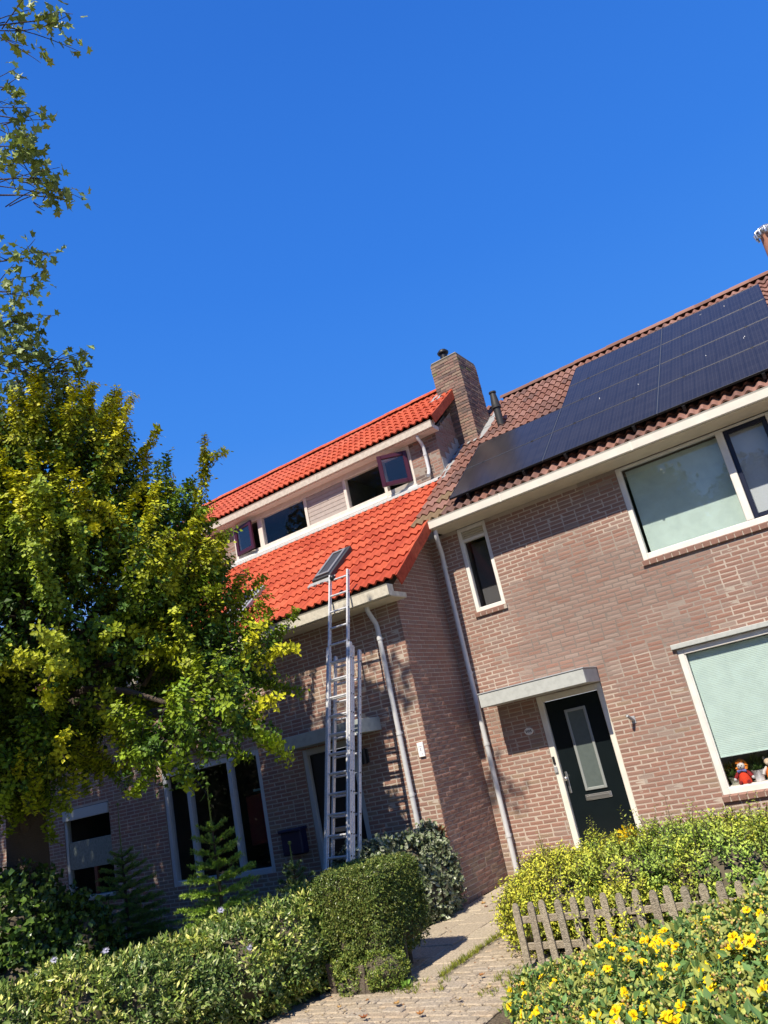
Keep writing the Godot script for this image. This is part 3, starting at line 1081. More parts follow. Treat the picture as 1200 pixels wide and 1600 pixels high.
	box(st, Vector3(-5.62, 6.93, dz - 0.1), Vector3(-0.69, 7.02, dz + 0.03), 0.006)
	for p in [[-5.62, -5.53], [-4.86, -4.735], [-3.49, -3.42], [-2.405, -2.335], [-1.43, -1.36], [-0.755, -0.69]]:
		box(st, Vector3(p[0], 7.02, dz - 0.1), Vector3(p[1], 7.665, dz + 0.018), 0.006)
	var fr := build("dormer_frame", st, M.white_wood, h)
	for p in [[-4.735, -3.49], [-2.335, -1.43]]:
		pane(fr, p[0], p[1], 7.022, 7.663, dz - 0.03, M.glass)
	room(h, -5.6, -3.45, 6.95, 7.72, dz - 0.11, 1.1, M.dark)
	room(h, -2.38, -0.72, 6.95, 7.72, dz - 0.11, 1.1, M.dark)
	# boards between the windows
	for k in 7:
		st = S()
		var y0 := 7.022 + k * 0.092
		box(st, Vector3(-3.418, y0, dz - 0.06), Vector3(-2.407, y0 + 0.088, dz - 0.004 - 0.002 * (k % 2)), 0.006, Transform3D())
		build("siding_board", st, M.siding, fr)
	# the open casements
	casement(h, Vector3(-0.757, 7.025, dz + 0.022), 0.60, 0.64, deg_to_rad(31), -1.0)
	casement(h, Vector3(-5.528, 7.025, dz + 0.022), 0.62, 0.64, deg_to_rad(9), 1.0)
	# white sill and lead apron onto the tiles
	st = S()
	box(st, Vector3(-5.66, 6.875, dz - 0.02), Vector3(-1.36, 6.93, dz + 0.075), 0.006)
	box(st, Vector3(-1.36, 6.875, dz - 0.02), Vector3(-0.66, 6.918, dz + 0.06), 0.006)
	build("sill_board", st, M.white, h)
	st = S()
	var n := 28
	for i in n:
		var a := -8.3 + 8.25 * i / n
		var b := -8.3 + 8.25 * (i + 1) / n
		var j := rng.randf_range(-0.015, 0.015)
		var lo := -0.985 + j * 0.3
		var yl := yo - SLOPE * lo + 0.10
		quad(st, Vector3(a, 6.89, dz + 0.03), Vector3(b, 6.89, dz + 0.03), Vector3(b, yl, lo), Vector3(a, yl, lo), Vector3(0, 1, 1))
		quad(st, Vector3(a, yl, lo), Vector3(b, yl, lo), Vector3(b, yl - 0.045, lo + 0.008), Vector3(a, yl - 0.045, lo + 0.008), Vector3(0, 0, 1))
	build("lead_apron", st, mat(Color(0.47, 0.475, 0.47), 0.7, 0, brick_many.albedo_texture, 1.2), h)
	# barge board under the dormer verge
	st = S()
	var e0 := Vector3(-0.05, 7.80, -1.10)
	var e1 := Vector3(-0.05, 7.80 + 1.165 * ds, -2.265)
	for q in [[0.0, 0.10, 0.0], [0.0, 0.10, 0.08]]:
		quad(st, e0 + Vector3(q[2], 0, 0), e1 + Vector3(q[2], 0, 0), e1 + Vector3(q[2], 0.11, 0), e0 + Vector3(q[2], 0.11, 0), Vector3.RIGHT)
	quad(st, e0, e1, e1 + Vector3(0.08, 0, 0), e0 + Vector3(0.08, 0, 0), Vector3.DOWN)
	build("barge_board", st, M.white, h)
	# stepped lead between dormer side, chimney and brown tiles
	st = S()
	for k in 5:
		var z1 := dz - 0.02 - k * 0.19
		var yb := yo - SLOPE * z1 + 0.02
		box(st, Vector3(-0.052, yb - 0.1, z1 - 0.2), Vector3(-0.042 + k * 0.001, yb + 0.30, z1))
	build("step_flashing", st, M.lead, h)
	st = S()
	for k in 10:
		var za := -1.0 - k * 0.235
		var zb := za - 0.24
		var xa := -0.05 if k < 5 else 0.405
		var wd: float = 0.17 if k < 5 else 0.2
		if k == 5: xa = -0.05; wd = 0.62
		var bump := 0.055 + 0.008 * (k % 2)
		quad(st, Vector3(xa, yo - SLOPE * za + bump, za), Vector3(xa + wd, yo - SLOPE * za + bump, za), Vector3(xa + wd, yo - SLOPE * zb + bump, zb), Vector3(xa, yo - SLOPE * zb + bump, zb), Vector3.UP)
	build("valley_lead", st, M.lead, h)
	st = S()
	box(st, Vector3(-0.36, -0.004, -0.45), Vector3(-0.05, 0.008, 0.0), 0.003, Transform3D(Basis(Vector3.RIGHT, atan(ds)), Vector3(0, dy + ds * 1.02 + 0.045, -2.07)))
	build("chimney_lead", st, M.lead, h)
	# chimney
	var cx0 := -0.235
	var cx1 := 0.4135
	var cz := -2.266
	var ct := 9.684
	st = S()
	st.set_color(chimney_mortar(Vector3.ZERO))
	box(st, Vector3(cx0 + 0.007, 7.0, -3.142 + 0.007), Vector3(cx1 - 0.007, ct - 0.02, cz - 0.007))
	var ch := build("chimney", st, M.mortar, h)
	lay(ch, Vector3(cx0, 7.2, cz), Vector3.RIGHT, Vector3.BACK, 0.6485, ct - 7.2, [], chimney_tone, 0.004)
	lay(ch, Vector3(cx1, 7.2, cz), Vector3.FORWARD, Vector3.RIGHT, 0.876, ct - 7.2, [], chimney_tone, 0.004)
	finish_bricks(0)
	st = S()
	box(st, Vector3(cx0 + 0.01, ct - 0.02, -3.13), Vector3(cx1 - 0.01, ct + 0.03, cz - 0.01), 0.02)
	build("chimney_top", st, mat(Color(0.26, 0.24, 0.19), 0.95, 0, brick_many.albedo_texture, 2.0), ch)
	st = S()
	tube(st, [Vector3(0.05, ct, -2.45), Vector3(0.05, ct + 0.20, -2.45)], [0.085, 0.08], 14)
	tube(st, [Vector3(0.05, ct + 0.20, -2.45), Vector3(0.05, ct + 0.235, -2.45), Vector3(0.05, ct + 0.285, -2.45)], [0.115, 0.125, 0.08], 16)
	build("chimney_cap", st, M.black, ch)
	# roof windows
	roof_window(h, -1.68, -1.27, 1.16, 0.42, yo, mat(Color(0.045, 0.045, 0.048), 0.5), mat(Color(0.06, 0.062, 0.065), 0.5, 0.2), true)
	roof_window(h, -3.70, -3.20, 1.36, 0.60, yo, M.glass, M.zinc, false)
	# front door with canopy
	var z := DF
	st = S()
	box(st, Vector3(-2.306, 0.03, z - 0.12), Vector3(-2.215, 2.44, z - 0.006), 0.008)
	box(st, Vector3(-1.357, 0.03, z - 0.12), Vector3(-1.266, 2.44, z - 0.006), 0.008)
	box(st, Vector3(-2.215, 2.35, z - 0.12), Vector3(-1.357, 2.44, z - 0.006), 0.008)
	build("door_frame", st, mat(Color(0.42, 0.44, 0.45), 0.5), h)
	st = S()
	box(st, Vector3(-2.21, 0.04, z - 0.11), Vector3(-1.362, 2.345, z - 0.06), 0.006)
	var door := build("door", st, M.door_left, h)
	st = S()
	box(st, Vector3(-1.95, 1.17, z - 0.06), Vector3(-1.62, 1.24, z - 0.045), 0.008)
	build("letter_slot", st, M.steel, door)
	st = S()
	box(st, Vector3(-2.345, 2.462, z + 0.002), Vector3(-0.716, 2.656, z + 0.56), 0.006)
	build("door_canopy", st, M.canopy_left, h)
	st = S()
	box(st, Vector3(-1.13, 2.05, z), Vector3(-1.04, 2.25, z + 0.03), 0.006)
	tube(st, [Vector3(-1.085, 2.04, z + 0.07), Vector3(-1.085, 2.26, z + 0.07)], [0.045, 0.045], 12)
	build("wall_lamp", st, M.black, h)
	st = S()
	box(st, Vector3(-0.165, 1.965, z), Vector3(-0.065, 2.165, z + 0.03), 0.006)
	var plate := build("address_plate", st, mat(Color(0.80, 0.80, 0.78), 0.4), h)
	var ink := mat(Color(0.35, 0.33, 0.42), 0.6)
	for q in [[-0.145, 2.105, -0.085, 2.113], [-0.122, 2.045, -0.106, 2.09], [-0.11, 2.0, -0.09, 2.012]]:
		st = S()
		box(st, Vector3(q[0], q[1], z + 0.03), Vector3(q[2], q[3], z + 0.0315))
		build("printed_mark", st, ink, plate)
	st = S()
	box(st, Vector3(-2.88, 0.97, z + 0.002), Vector3(-2.46, 1.34, z + 0.16), 0.02)
	box(st, Vector3(-2.9, 1.30, z + 0.001), Vector3(-2.44, 1.35, z + 0.19), 0.012)
	build("letter_box", st, mat(Color(0.012, 0.014, 0.05), 0.4), h)
	# tall living room window
	st = S()
	var fz := z - 0.012
	frame_bars(st, -5.62, -3.22, 0.74, 2.64, z - 0.12, fz, 0.09, 0.008)
	for p in [[-5.04, -4.95], [-4.0, -3.91]]:
		box(st, Vector3(p[0], 0.83, z - 0.12), Vector3(p[1], 2.55, fz), 0.008)
	var lw := build("window", st, mat(Color(0.50, 0.53, 0.55), 0.5), h)
	for p in [[-5.53, -5.04], [-4.95, -4.0], [-3.91, -3.31]]:
		pane(lw, p[0] + 0.002, p[1] - 0.002, 0.832, 2.548, z - 0.07, M.glass)
	st = S()
	box(st, Vector3(-3.9, 2.0, z - 0.5), Vector3(-3.33, 2.035, z - 0.46))
	build("shelf", st, mat(Color(0.20, 0.4, 0.36), 0.5), lw)
	st = S()
	box(st, Vector3(-4.75, 1.1, z - 1.2), Vector3(-4.35, 1.95, z - 1.1), 0.02)
	build("wall_hanging", st, mat(Color(0.25, 0.05, 0.05), 0.9), lw)
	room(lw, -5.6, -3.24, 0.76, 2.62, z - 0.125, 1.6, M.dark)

# a burgundy casement turned out about its hinge; side -1 reaches to the left of the hinge, +1 to the right
func casement(h: Node, hinge: Vector3, w: float, ht: float, open: float, side: float) -> void:
	var g := Node3D.new()
	g.name = "casement"
	h.add_child(g, true)
	g.position = hinge
	g.rotation.y = open * -side
	if side < 0: g.rotation.y = open
	var x0 := -w if side < 0 else 0.0
	var st := S()
	frame_bars(st, x0, x0 + w, -0.015, ht, 0.0, 0.055, 0.085, 0.008)
	build("sash", st, M.plum, g)
	pane(g, x0 + 0.085, x0 + w - 0.085, 0.07, ht - 0.085, 0.028, mirror_glass())

func mirror_glass() -> Material:
	if not M.has("dim"):
		M.dim = M.glass.duplicate()
		M.dim.albedo_color = Color(0.12, 0.13, 0.14, 0.25)
		M.dim.metallic_specular = 0.8
	return M.dim

# a roof window lying on the slope between two depths
func roof_window(h: Node, x0: float, x1: float, zl: float, zu: float, yo: float, glass: Material, fm: Material, raised: bool) -> void:
	var a := atan(SLOPE)
	var L := (zl - zu) / cos(a)
	var g := Node3D.new()
	g.name = "roof_window"
	h.add_child(g, true)
	g.transform = Transform3D(Basis(Vector3.RIGHT, Vector3(0, cos(a), sin(a)), Vector3(0, -sin(a), cos(a))), Vector3(x0, yo - SLOPE * zl, zl))
	var w := x1 - x0
	var lift := 0.0
	var st := S()
	# outer kerb
	for q in [[0.0, 0.05, -L, 0.0], [w - 0.05, w, -L, 0.0]]:
		box(st, Vector3(q[0], -0.03, q[2]), Vector3(q[1], 0.12, q[3]), 0.008)
	box(st, Vector3(0.05, -0.03, -L), Vector3(w - 0.05, 0.125, -L + 0.07), 0.008)
	box(st, Vector3(0.05, -0.03, -0.05), Vector3(w - 0.05, 0.115, 0.0), 0.008)
	build("window_frame", st, fm, g)
	st = S()
	for q in [[0.055, 0.10, -L + 0.08, -0.06], [w - 0.10, w - 0.055, -L + 0.08, -0.06]]:
		box(st, Vector3(q[0], 0.08 + lift * 0.2, q[2]), Vector3(q[1], 0.15 + lift, q[3]), 0.008)
	box(st, Vector3(0.10, 0.08, -L + 0.08), Vector3(w - 0.10, 0.15 + lift, -L + 0.13), 0.006)
	box(st, Vector3(0.10, 0.08, -0.11), Vector3(w - 0.10, 0.15 + lift, -0.06), 0.006)
	build("sash", st, mat(Color(0.22, 0.225, 0.235), 0.5, 0.2) if raised else M.zinc, g)
	st = S()
	box(st, Vector3(0.10, 0.12 + lift, -L + 0.13), Vector3(w - 0.10, 0.128 + lift, -0.11))
	build("pane", st, glass, g)
	st = S()
	box(st, Vector3(0.09, 0.0, -L + 0.12), Vector3(w - 0.09, 0.03, -0.1))
	build("window_lining", st, M.dark if raised else M.room, g)
	st = S()
	for i in 8:
		var xa := -0.08 + (w + 0.16) * i / 8.0
		var xb := -0.08 + (w + 0.16) * (i + 1) / 8.0
		var j := rng.randf_range(-0.02, 0.03)
		quad(st, Vector3(xa, 0.075, 0.0), Vector3(xb, 0.075, 0.0), Vector3(xb, 0.066, 0.10 + j), Vector3(xa, 0.066, 0.10 + j), Vector3.UP)
		quad(st, Vector3(xa, 0.066, 0.10 + j), Vector3(xb, 0.066, 0.10 + j), Vector3(xb, 0.03, 0.105 + j), Vector3(xa, 0.03, 0.105 + j), Vector3.BACK)
	build("lead_skirt", st, M.lead, g)

# ---------- the house behind the golden tree ----------
func far_house() -> void:
	var h := thing("terraced_house", "shaded brick house behind the golden tree with a low wide window", "house")
	var F := Vector3(-13.0, 0, DF)
	var holes := [Rect2(4.4, 0.74, 1.42, 1.66), Rect2(2.6, 0.02, 1.0, 2.3)]
	var w := wall(h, "front_wall", F, Vector3.RIGHT, Vector3.BACK, 6.695, 4.3, holes, M.mortar, left_mortar)
	lay(w, F, Vector3.RIGHT, Vector3.BACK, 6.695, 4.3, holes, left_tone, 0.0008)
	finish_bricks(120)
	var ze := 1.80
	var yo := 5.875
	var deck := roof_deck(h, -13.0, -6.305, ze - 0.03, yo - SLOPE * (ze - 0.03) - 0.02, -1.35, SLOPE, M.felt)
	var t0 := tile_mesh(0.043, 1.25)
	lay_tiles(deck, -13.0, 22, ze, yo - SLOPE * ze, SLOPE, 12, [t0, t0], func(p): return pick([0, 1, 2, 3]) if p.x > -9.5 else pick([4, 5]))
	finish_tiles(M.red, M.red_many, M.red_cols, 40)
	gutter(h, -13.0, -6.305, 4.23, 4.40, 1.78, 1.936, M.left_gutter, M.soffit, DF + 0.005)
	var z := DF
	var st := S()
	box(st, Vector3(-8.6, 2.20, z - 0.1), Vector3(-7.18, 2.39, z + 0.03), 0.008)
	box(st, Vector3(-8.6, 0.74, z - 0.1), Vector3(-8.52, 2.2, z - 0.01), 0.008)
	box(st, Vector3(-8.52, 0.74, z - 0.1), Vector3(-7.18, 0.82, z + 0.06), 0.008)
	var fw := build("window", st, mat(Color(0.44, 0.48, 0.47), 0.5), h)
	pane(fw, -8.518, -7.185, 0.822, 2.198, z - 0.06, M.glass)
	st = S()
	box(st, Vector3(-8.5, 1.30, z - 0.04), Vector3(-7.19, 1.80, z - 0.02), 0.004)
	build("frosted_panel", st, mat(Color(0.22, 0.27, 0.25), 0.35, 0, brick_many.albedo_texture, 1.0), fw)
	st = S()
	box(st, Vector3(-7.78, 0.822, z - 0.055), Vector3(-7.69, 1.30, z - 0.01), 0.006)
	build("window_post", st, M.post_red, fw)
	room(fw, -8.55, -7.2, 0.76, 2.36, z - 0.12, 1.6, M.dark)
	st = S()
	box(st, Vector3(-10.35, 0.03, z - 0.1), Vector3(-9.45, 2.3, z - 0.05), 0.01)
	build("door", st, M.door_left, h)

# ---------- solar panels ----------
func panel_print() -> ImageTexture:
	var im := Image.create(360, 240, false, Image.FORMAT_RGB8)
	im.fill(lin(Color(0.017, 0.016, 0.017)))
	var r := RandomNumberGenerator.new()
	r.seed = 4
	for i in 10:
		for j in 6:
			var v := 1.0 + r.randf_range(-0.12, 0.12)
			im.fill_rect(Rect2i(i * 36 + 1, j * 40 + 1, 34, 38), lin(Color(0.026 * v, 0.024 * v, 0.025 * v)))
	for i in 10:
		for k in 3: im.fill_rect(Rect2i(i * 36 + 6 + k * 11, 0, 1, 240), lin(Color(0.045, 0.043, 0.044)))
	return ImageTexture.create_from_image(im)

func solar_panels() -> void:
	var a := atan(SLOPE)
	var gm := mat(Color(1, 1, 1), 0.22)
	gm.albedo_texture = panel_print()
	gm.metallic_specular = 0.28
	gm.clearcoat_enabled = false
	var fm := mat(Color(0.035, 0.036, 0.042), 0.35, 0.5)
	var em := mat(Color(0.10, 0.105, 0.115), 0.5, 0.3)
	var clip := mat(Color(0.02, 0.02, 0.02), 0.5, 0.3)
	var xs := [0.757, 2.434, 4.211, 5.978]
	var pd := 0.9167
	var names := ["lowest", "second lowest", "third", "topmost"]
	var cols := ["column beside the chimney", "middle column", "column by the house end"]
	for c in 3:
		for r in 4:
			if c == 0 and r > 1: continue
			var row: String = ["lower", "upper"][r] if c == 0 else names[r]
			var t := thing("solar_panel", "%s black solar panel of the %s" % [row, cols[c]], "solar panel", Vector3.ZERO, 0.0, "solar panels on the brown roof")
			var zl: float = 0.4355 - r * pd
			t.transform = Transform3D(Basis(Vector3.RIGHT, Vector3(0, cos(a), sin(a)), Vector3(0, -sin(a), cos(a))), Vector3(xs[c], 6.112 - SLOPE * zl, zl))
			var w: float = xs[c + 1] - xs[c] - 0.012
			var L := pd / cos(a) - 0.012
			var st := S()
			for q in [[0.0, 0.014], [w - 0.014, w]]: box(st, Vector3(q[0], -0.035, -L), Vector3(q[1], 0.0, 0.0), 0.003)
			box(st, Vector3(0.014, -0.035, -L), Vector3(w - 0.014, 0.0, -L + 0.012), 0.003)
			box(st, Vector3(0.014, -0.035, -0.012), Vector3(w - 0.014, 0.0, 0.0), 0.003)
			box(st, Vector3(0.014, -0.034, -L + 0.012), Vector3(w - 0.014, -0.012, -0.012))
			build("frame", st, fm, t)
			st = S()
			uvquad(st, Vector3(0.014, -0.004, -0.012), Vector3(w - 0.028, 0, 0), Vector3(0, 0, -L + 0.024), Vector3.UP)
			build("glass", st, gm, t)
			# bright strip in the gap above, with clips
			if r < (1 if c == 0 else 3):
				st = S()
				box(st, Vector3(0.0, -0.03, -L - 0.011), Vector3(w + 0.01, -0.002, -L - 0.001))
				build("rail", st, em, t)
				for f in [0.22, 0.78]:
					st = S()
					box(st, Vector3(w * f - 0.02, -0.02, -L - 0.02), Vector3(w * f + 0.02, 0.006, -L + 0.008), 0.002)
					build("clip", st, clip, t)
			if c < 2:
				st = S()
				box(st, Vector3(w + 0.001, -0.03, -L), Vector3(w + 0.011, -0.003, 0.0))
				build("rail", st, em, t)
			for f in [0.2, 0.8]:
				st = S()
				box(st, Vector3(w * f - 0.02, -0.12, -L), Vector3(w * f + 0.02, -0.036, 0.03))
				build("mounting_rail", st, fm, t)
			# droppings
			if [c, r] in [[2, 3], [2, 1], [1, 1]]:
				st = S()
				for k in 2:
					var p := Vector3(rng.randf_range(0.2, w - 0.2), 0.0005, -rng.randf_range(0.2, L - 0.2))
					for m in 2:
						var q := p + Vector3(rng.randf_range(-0.02, 0.02), 0.0005 * m, m * rng.randf_range(0.02, 0.07))
						ball(st, q, Vector3(rng.randf_range(0.003, 0.008), 0.002, rng.randf_range(0.006, 0.03)), 4, 7, 0.2)
				build("bird_dropping", st, mat(Color(0.6, 0.6, 0.58), 0.9), t)

# ---------- ladder ----------
func ladder() -> void:
	var t := thing("extension_ladder", "long aluminium extension ladder leaning on the gutter of the orange-roofed house", "ladder")
	var lean := atan(0.278)
	var base := Vector3(-0.765, 0.0, 3.215)
	var up := Vector3(0.027, cos(lean), -sin(lean)).normalized()
	var x := Vector3.RIGHT
	var n := x.cross(up).normalized()
	x = up.cross(n).normalized()
	var bs := Basis(x, up, n)
	var rung_at := 0.27
	var parts := [
		# half width, from, to, off, first rung
		[0.215, 0.05, 3.86, 0.0, 0.0, 0.0],
		[0.185, 0.3, 5.01, 0.012, 0.0, 0.0],
		[0.225, 0.05, 3.82, -0.056, 0.0, -0.012],
		[0.235, 0.05, 3.80, -0.112, -0.012, -0.024]]
	var rail_mesh := {}
	for p in parts:
		var hw: float = p[0]
		var turn := Basis(bs.x, float(p[4]))
		var origin := base + bs.z * float(p[3])
		if float(p[4]) != 0.0: origin = base + bs.z * (float(p[3]) - 0.065)
		origin += bs.x * float(p[5])
		var xf := Transform3D(turn * bs, origin)
		for s in [-1.0, 1.0]:
			var st := S()
			var xi: float = s * (hw - 0.013)
			# hollow-looking rail: web with two flanges
			box(st, Vector3(xi - 0.011, p[1], -0.025), Vector3(xi + 0.011, p[2], 0.025), 0.004)
			box(st, Vector3(xi - 0.014, p[1], 0.014), Vector3(xi + 0.014, p[2], 0.0265), 0.003)
			box(st, Vector3(xi - 0.014, p[1], -0.0265), Vector3(xi + 0.014, p[2], -0.014), 0.003)
			var rail := put("rail", done(st), M.alu, t, xf)
			if p[1] < 0.1:
				st = S()
				box(st, Vector3(xi - 0.02, 0.0, -0.03), Vector3(xi + 0.02, 0.07, 0.03), 0.006)
				build("foot", st, M.black, rail)
				st = S()
				box(st, Vector3(xi - 0.021, p[2] - 0.16, -0.029), Vector3(xi + 0.021, p[2] - 0.02, 0.030), 0.005)
				build("guide_bracket", st, M.alu, rail)
			elif s < 0:
				st = S()
				ball(st, Vector3(xi + 0.05, p[2] - 0.06, 0.01), Vector3(0.045, 0.05, 0.045), 7, 10)
				build("rubber_roller", st, M.black, rail)
		var y := rung_at
		while y < float(p[2]) - 0.08:
			if y > (float(p[1]) + 0.05 if float(p[2]) < 4.5 else 3.8):
				var st := S()
				tube(st, [Vector3(-hw, y, 0), Vector3(hw + 0.003, y, 0)], [0.0145, 0.0145], 10)
				var rung := put("rung", done(st), M.alu, t, xf)
				st = S()
				tube(st, [Vector3(hw + 0.002, y, 0), Vector3(hw + 0.006, y, 0)], [0.010, 0.010], 8)
				build("rung_end", st, M.black, rung)
			y += 0.258

# ---------- things on the window sill ----------
func window_sill_things() -> void:
	var z := -0.15
	var y := 0.79
	var st := S()
	box(st, Vector3(3.37, 0.762, -0.42), Vector3(5.48, 0.787, -0.131), 0.004)
	var sh := put("inner_sill", done(st), M.white, self)
	tag(sh, "white inner sill board behind the ground floor window of the panelled house", "window sill")
	var red := mat(Color(0.62, 0.05, 0.02), 0.95)
	var maroon := mat(Color(0.22, 0.015, 0.02), 0.95)
	var orange := leaf_mat(Color(1, 1, 1), 0.3, 0.9)
	var pale := mat(Color(0.55, 0.53, 0.52), 0.95)
	var beige := mat(Color(0.55, 0.44, 0.33), 0.95)
	# rag doll
	var d := thing("rag_doll", "orange haired rag doll in a red dress on the window sill", "doll", Vector3(3.64, y, -0.205))
	st = S()
	tube(st, [Vector3(0, 0, 0), Vector3(0, 0.04, 0.0), Vector3(0, 0.12, 0), Vector3(0, 0.17, 0)], [0.075, 0.08, 0.06, 0.03], 14)
	build("dress", st, red, d)
	for s in [-1.0, 1.0]:
		st = S()
		tube(st, [Vector3(s * 0.03, 0.15, 0), Vector3(s * 0.075, 0.115, 0.02), Vector3(s * 0.105, 0.075, 0.04)], [0.026, 0.026, 0.022], 8)
		var arm := build("arm", st, maroon, d)
		st = S()
		ball(st, Vector3(s * 0.112, 0.064, 0.044), Vector3(0.022, 0.022, 0.022), 6, 8)
		build("hand", st, pale, arm)
		st = S()
		tube(st, [Vector3(s * 0.04, 0.025, 0.04), Vector3(s * 0.055, 0.018, 0.10)], [0.024, 0.02], 8)
		build("leg", st, maroon, d)
	st = S()
	ball(st, Vector3(0, 0.215, 0.015), Vector3(0.052, 0.05, 0.05), 8, 12)
	var head := build("head", st, pale, d)
	st = S()
	for s in [-1.0, 1.0]: ball(st, Vector3(s * 0.018, 0.222, 0.06), Vector3(0.007, 0.008, 0.005), 5, 6)
	ball(st, Vector3(0, 0.207, 0.066), Vector3(0.009, 0.007, 0.007), 5, 6)
	build("face", st, M.black, head)
	st = S()
	for i in 260:
		var v := rand_dir()
		if v.z > 0.45 and v.y < 0.6: continue
		var c := Color(0.75, 0.24, 0.03) * rng.randf_range(0.75, 1.25)
		leaf(st, Vector3(0, 0.218, 0.0) + v * 0.046, (v + rand_dir() * 0.4).normalized(), Vector3(0.3, 0.5, 0.8).normalized(), 0.045, 0.02, c, c)
	build("hair", st, orange, d)
	st = S()
	tube(st, [Vector3(-0.05, 0.155, 0.04), Vector3(0, 0.165, 0.058), Vector3(0.05, 0.155, 0.04)], [0.022, 0.008, 0.022], 7)
	build("bow", st, mat(Color(0.12, 0.14, 0.35), 0.9), d)
	# second soft toy
	var e := thing("soft_toy", "beige soft toy in orange trousers beside the white flower pot", "soft toy", Vector3(3.985, y, -0.21))
	st = S()
	tube(st, [Vector3.ZERO, Vector3(0, 0.05, 0), Vector3(0, 0.11, 0), Vector3(0, 0.17, 0)], [0.07, 0.078, 0.07, 0.04], 12)
	build("body", st, mat(Color(0.68, 0.17, 0.02), 0.95), e)
	st = S()
	ball(st, Vector3(0, 0.215, 0.01), Vector3(0.058, 0.05, 0.052), 8, 12)
	ball(st, Vector3(-0.012, 0.202, 0.055), Vector3(0.03, 0.024, 0.026), 7, 9)
	var eh := build("head", st, beige, e)
	for s in [-1.0, 1.0]:
		st = S()
		ball(st, Vector3(s * 0.048, 0.262, 0.0), Vector3(0.018, 0.024, 0.012), 6, 8)
		build("ear", st, beige, eh)
		st = S()
		tube(st, [Vector3(s * 0.04, 0.15, 0), Vector3(s * 0.085, 0.11, 0.02), Vector3(s * 0.1, 0.07, 0.04)], [0.022, 0.022, 0.02], 8)
		build("arm", st, pale, e)
	# pots
	for q in [[3.515, 0.07, 0.09, "grey green flower pot at the corner of the window sill", Color(0.42, 0.43, 0.36)], [3.815, 0.075, 0.135, "white flower pot between the two soft dolls on the sill", Color(0.66, 0.66, 0.68)]]:
		var p := thing("flower_pot", q[3], "flower pot", Vector3(q[0], y, -0.22), 0.0, "pots on the window sill")
		st = S()
		tube(st, [Vector3.ZERO, Vector3(0, q[2], 0), Vector3(0, q[2], 0), Vector3(0, q[2] - 0.015, 0)], [q[1] * 0.78, q[1], q[1] * 0.9, q[1] * 0.88], 16)
		build("pot", st, mat(q[4], 0.6), p)
		st = S()
		for i in 26:
			var v := (rand_dir() + Vector3.UP * 1.1).normalized()
			var c := Color(0.05, 0.10, 0.02) * rng.randf_range(0.6, 1.5)
			leaf(st, Vector3(0, q[2] - 0.01, 0) + v * 0.02, v, (Vector3.UP + rand_dir()).normalized(), rng.randf_range(0.06, 0.12), 0.03, c, c)
		build("foliage", st, M.leaf, p)
	for i in 6:
		var pl := thing("house_plant", ["dark bushy house plant behind the rag doll", "tall grassy house plant at the window corner", "leafy house plant behind the beige soft toy", "low green house plant along the sill", "broad leaved house plant further along the sill", "small trailing house plant at the sill end"][i], "plant", Vector3(3.5 + i * 0.28, y, -0.36), 0.0, "plants on the window sill")
		st = S()
		for k in 60:
			var v := (rand_dir() + Vector3.UP * 0.9).normalized()
			var c := Color(0.05, 0.085, 0.02) * rng.randf_range(0.5, 1.5)
			leaf(st, Vector3(0, 0.08, 0) + v * rng.randf_range(0.02, 0.14), v, (Vector3.UP + rand_dir()).normalized(), rng.randf_range(0.06, 0.13), 0.028, c, c)
		build("foliage", st, M.leaf, pl)
		st = S()
		tube(st, [Vector3.ZERO, Vector3(0, 0.1, 0)], [0.045, 0.055], 10)
		build("pot", st, mat(Color(0.2, 0.12, 0.08), 0.8), pl)

# ---------- planting ----------
func ellipsoid_shoots(xs: Array, cs: Array, blobs: Array, per_m2: float, scale: float, upness: float, colf: Callable, shell := 0.5) -> void:
	for b in blobs:
		var c: Vector3 = b[0]
		var r: Vector3 = b[1]
		var area := 4.0 * PI * pow((pow(r.x * r.y, 1.6) + pow(r.y * r.z, 1.6) + pow(r.x * r.z, 1.6)) / 3.0, 1.0 / 1.6)
		var n := int(area * per_m2)
		for i in n:
			var v := rand_dir()
			var k := 1.0 - shell * pow(rng.randf(), 1.7)
			var lump := 1.0 + 0.20 * noise.get_noise_3d(v.x * 4.0 + c.x, v.y * 4.0 + c.y, v.z * 4.0 + c.z)
			var p := c + v * r * k * lump
			var deep := false
			for o in blobs:
				if o == b: continue
				var q: Vector3 = (p - (o[0] as Vector3)) / (o[1] as Vector3)
				if q.length() < 0.62: deep = true
			if deep and rng.randf() < 0.75: continue
			var outn := (v / r).normalized()
			var d := (outn * 0.8 + Vector3.UP * upness + rand_dir() * 0.45).normalized()
			var s := scale * rng.randf_range(0.65, 1.25)
			xs.append(Transform3D(frame_y(d, rng.randf() * TAU, Vector3.ONE * s), p))
			cs.append(colf.call(p, v, k))

func limb(st: SurfaceTool, a: Vector3, b: Vector3, r0: float, r1: float, sag := 0.12) -> void:
	var pts := []
	var rr := []
	var off := rand_dir() * (b - a).length() * 0.07
	for i in 6:
		var f := i / 5.0
		pts.append(a.lerp(b, f) + off * sin(f * PI) + Vector3.UP * (b - a).length() * sag * sin(f * PI))
		rr.append(lerpf(r0, r1, f))
	tube(st, pts, rr, 7)

func planting() -> void:
	golden_tree()
	plane_tree()
	opposite_trees()
	opposite_side()
	ivy_mound()
	spruces()
	flowering_hedge()
	box_hedge()
	corner_ivy()
	euonymus()
	hypericum()

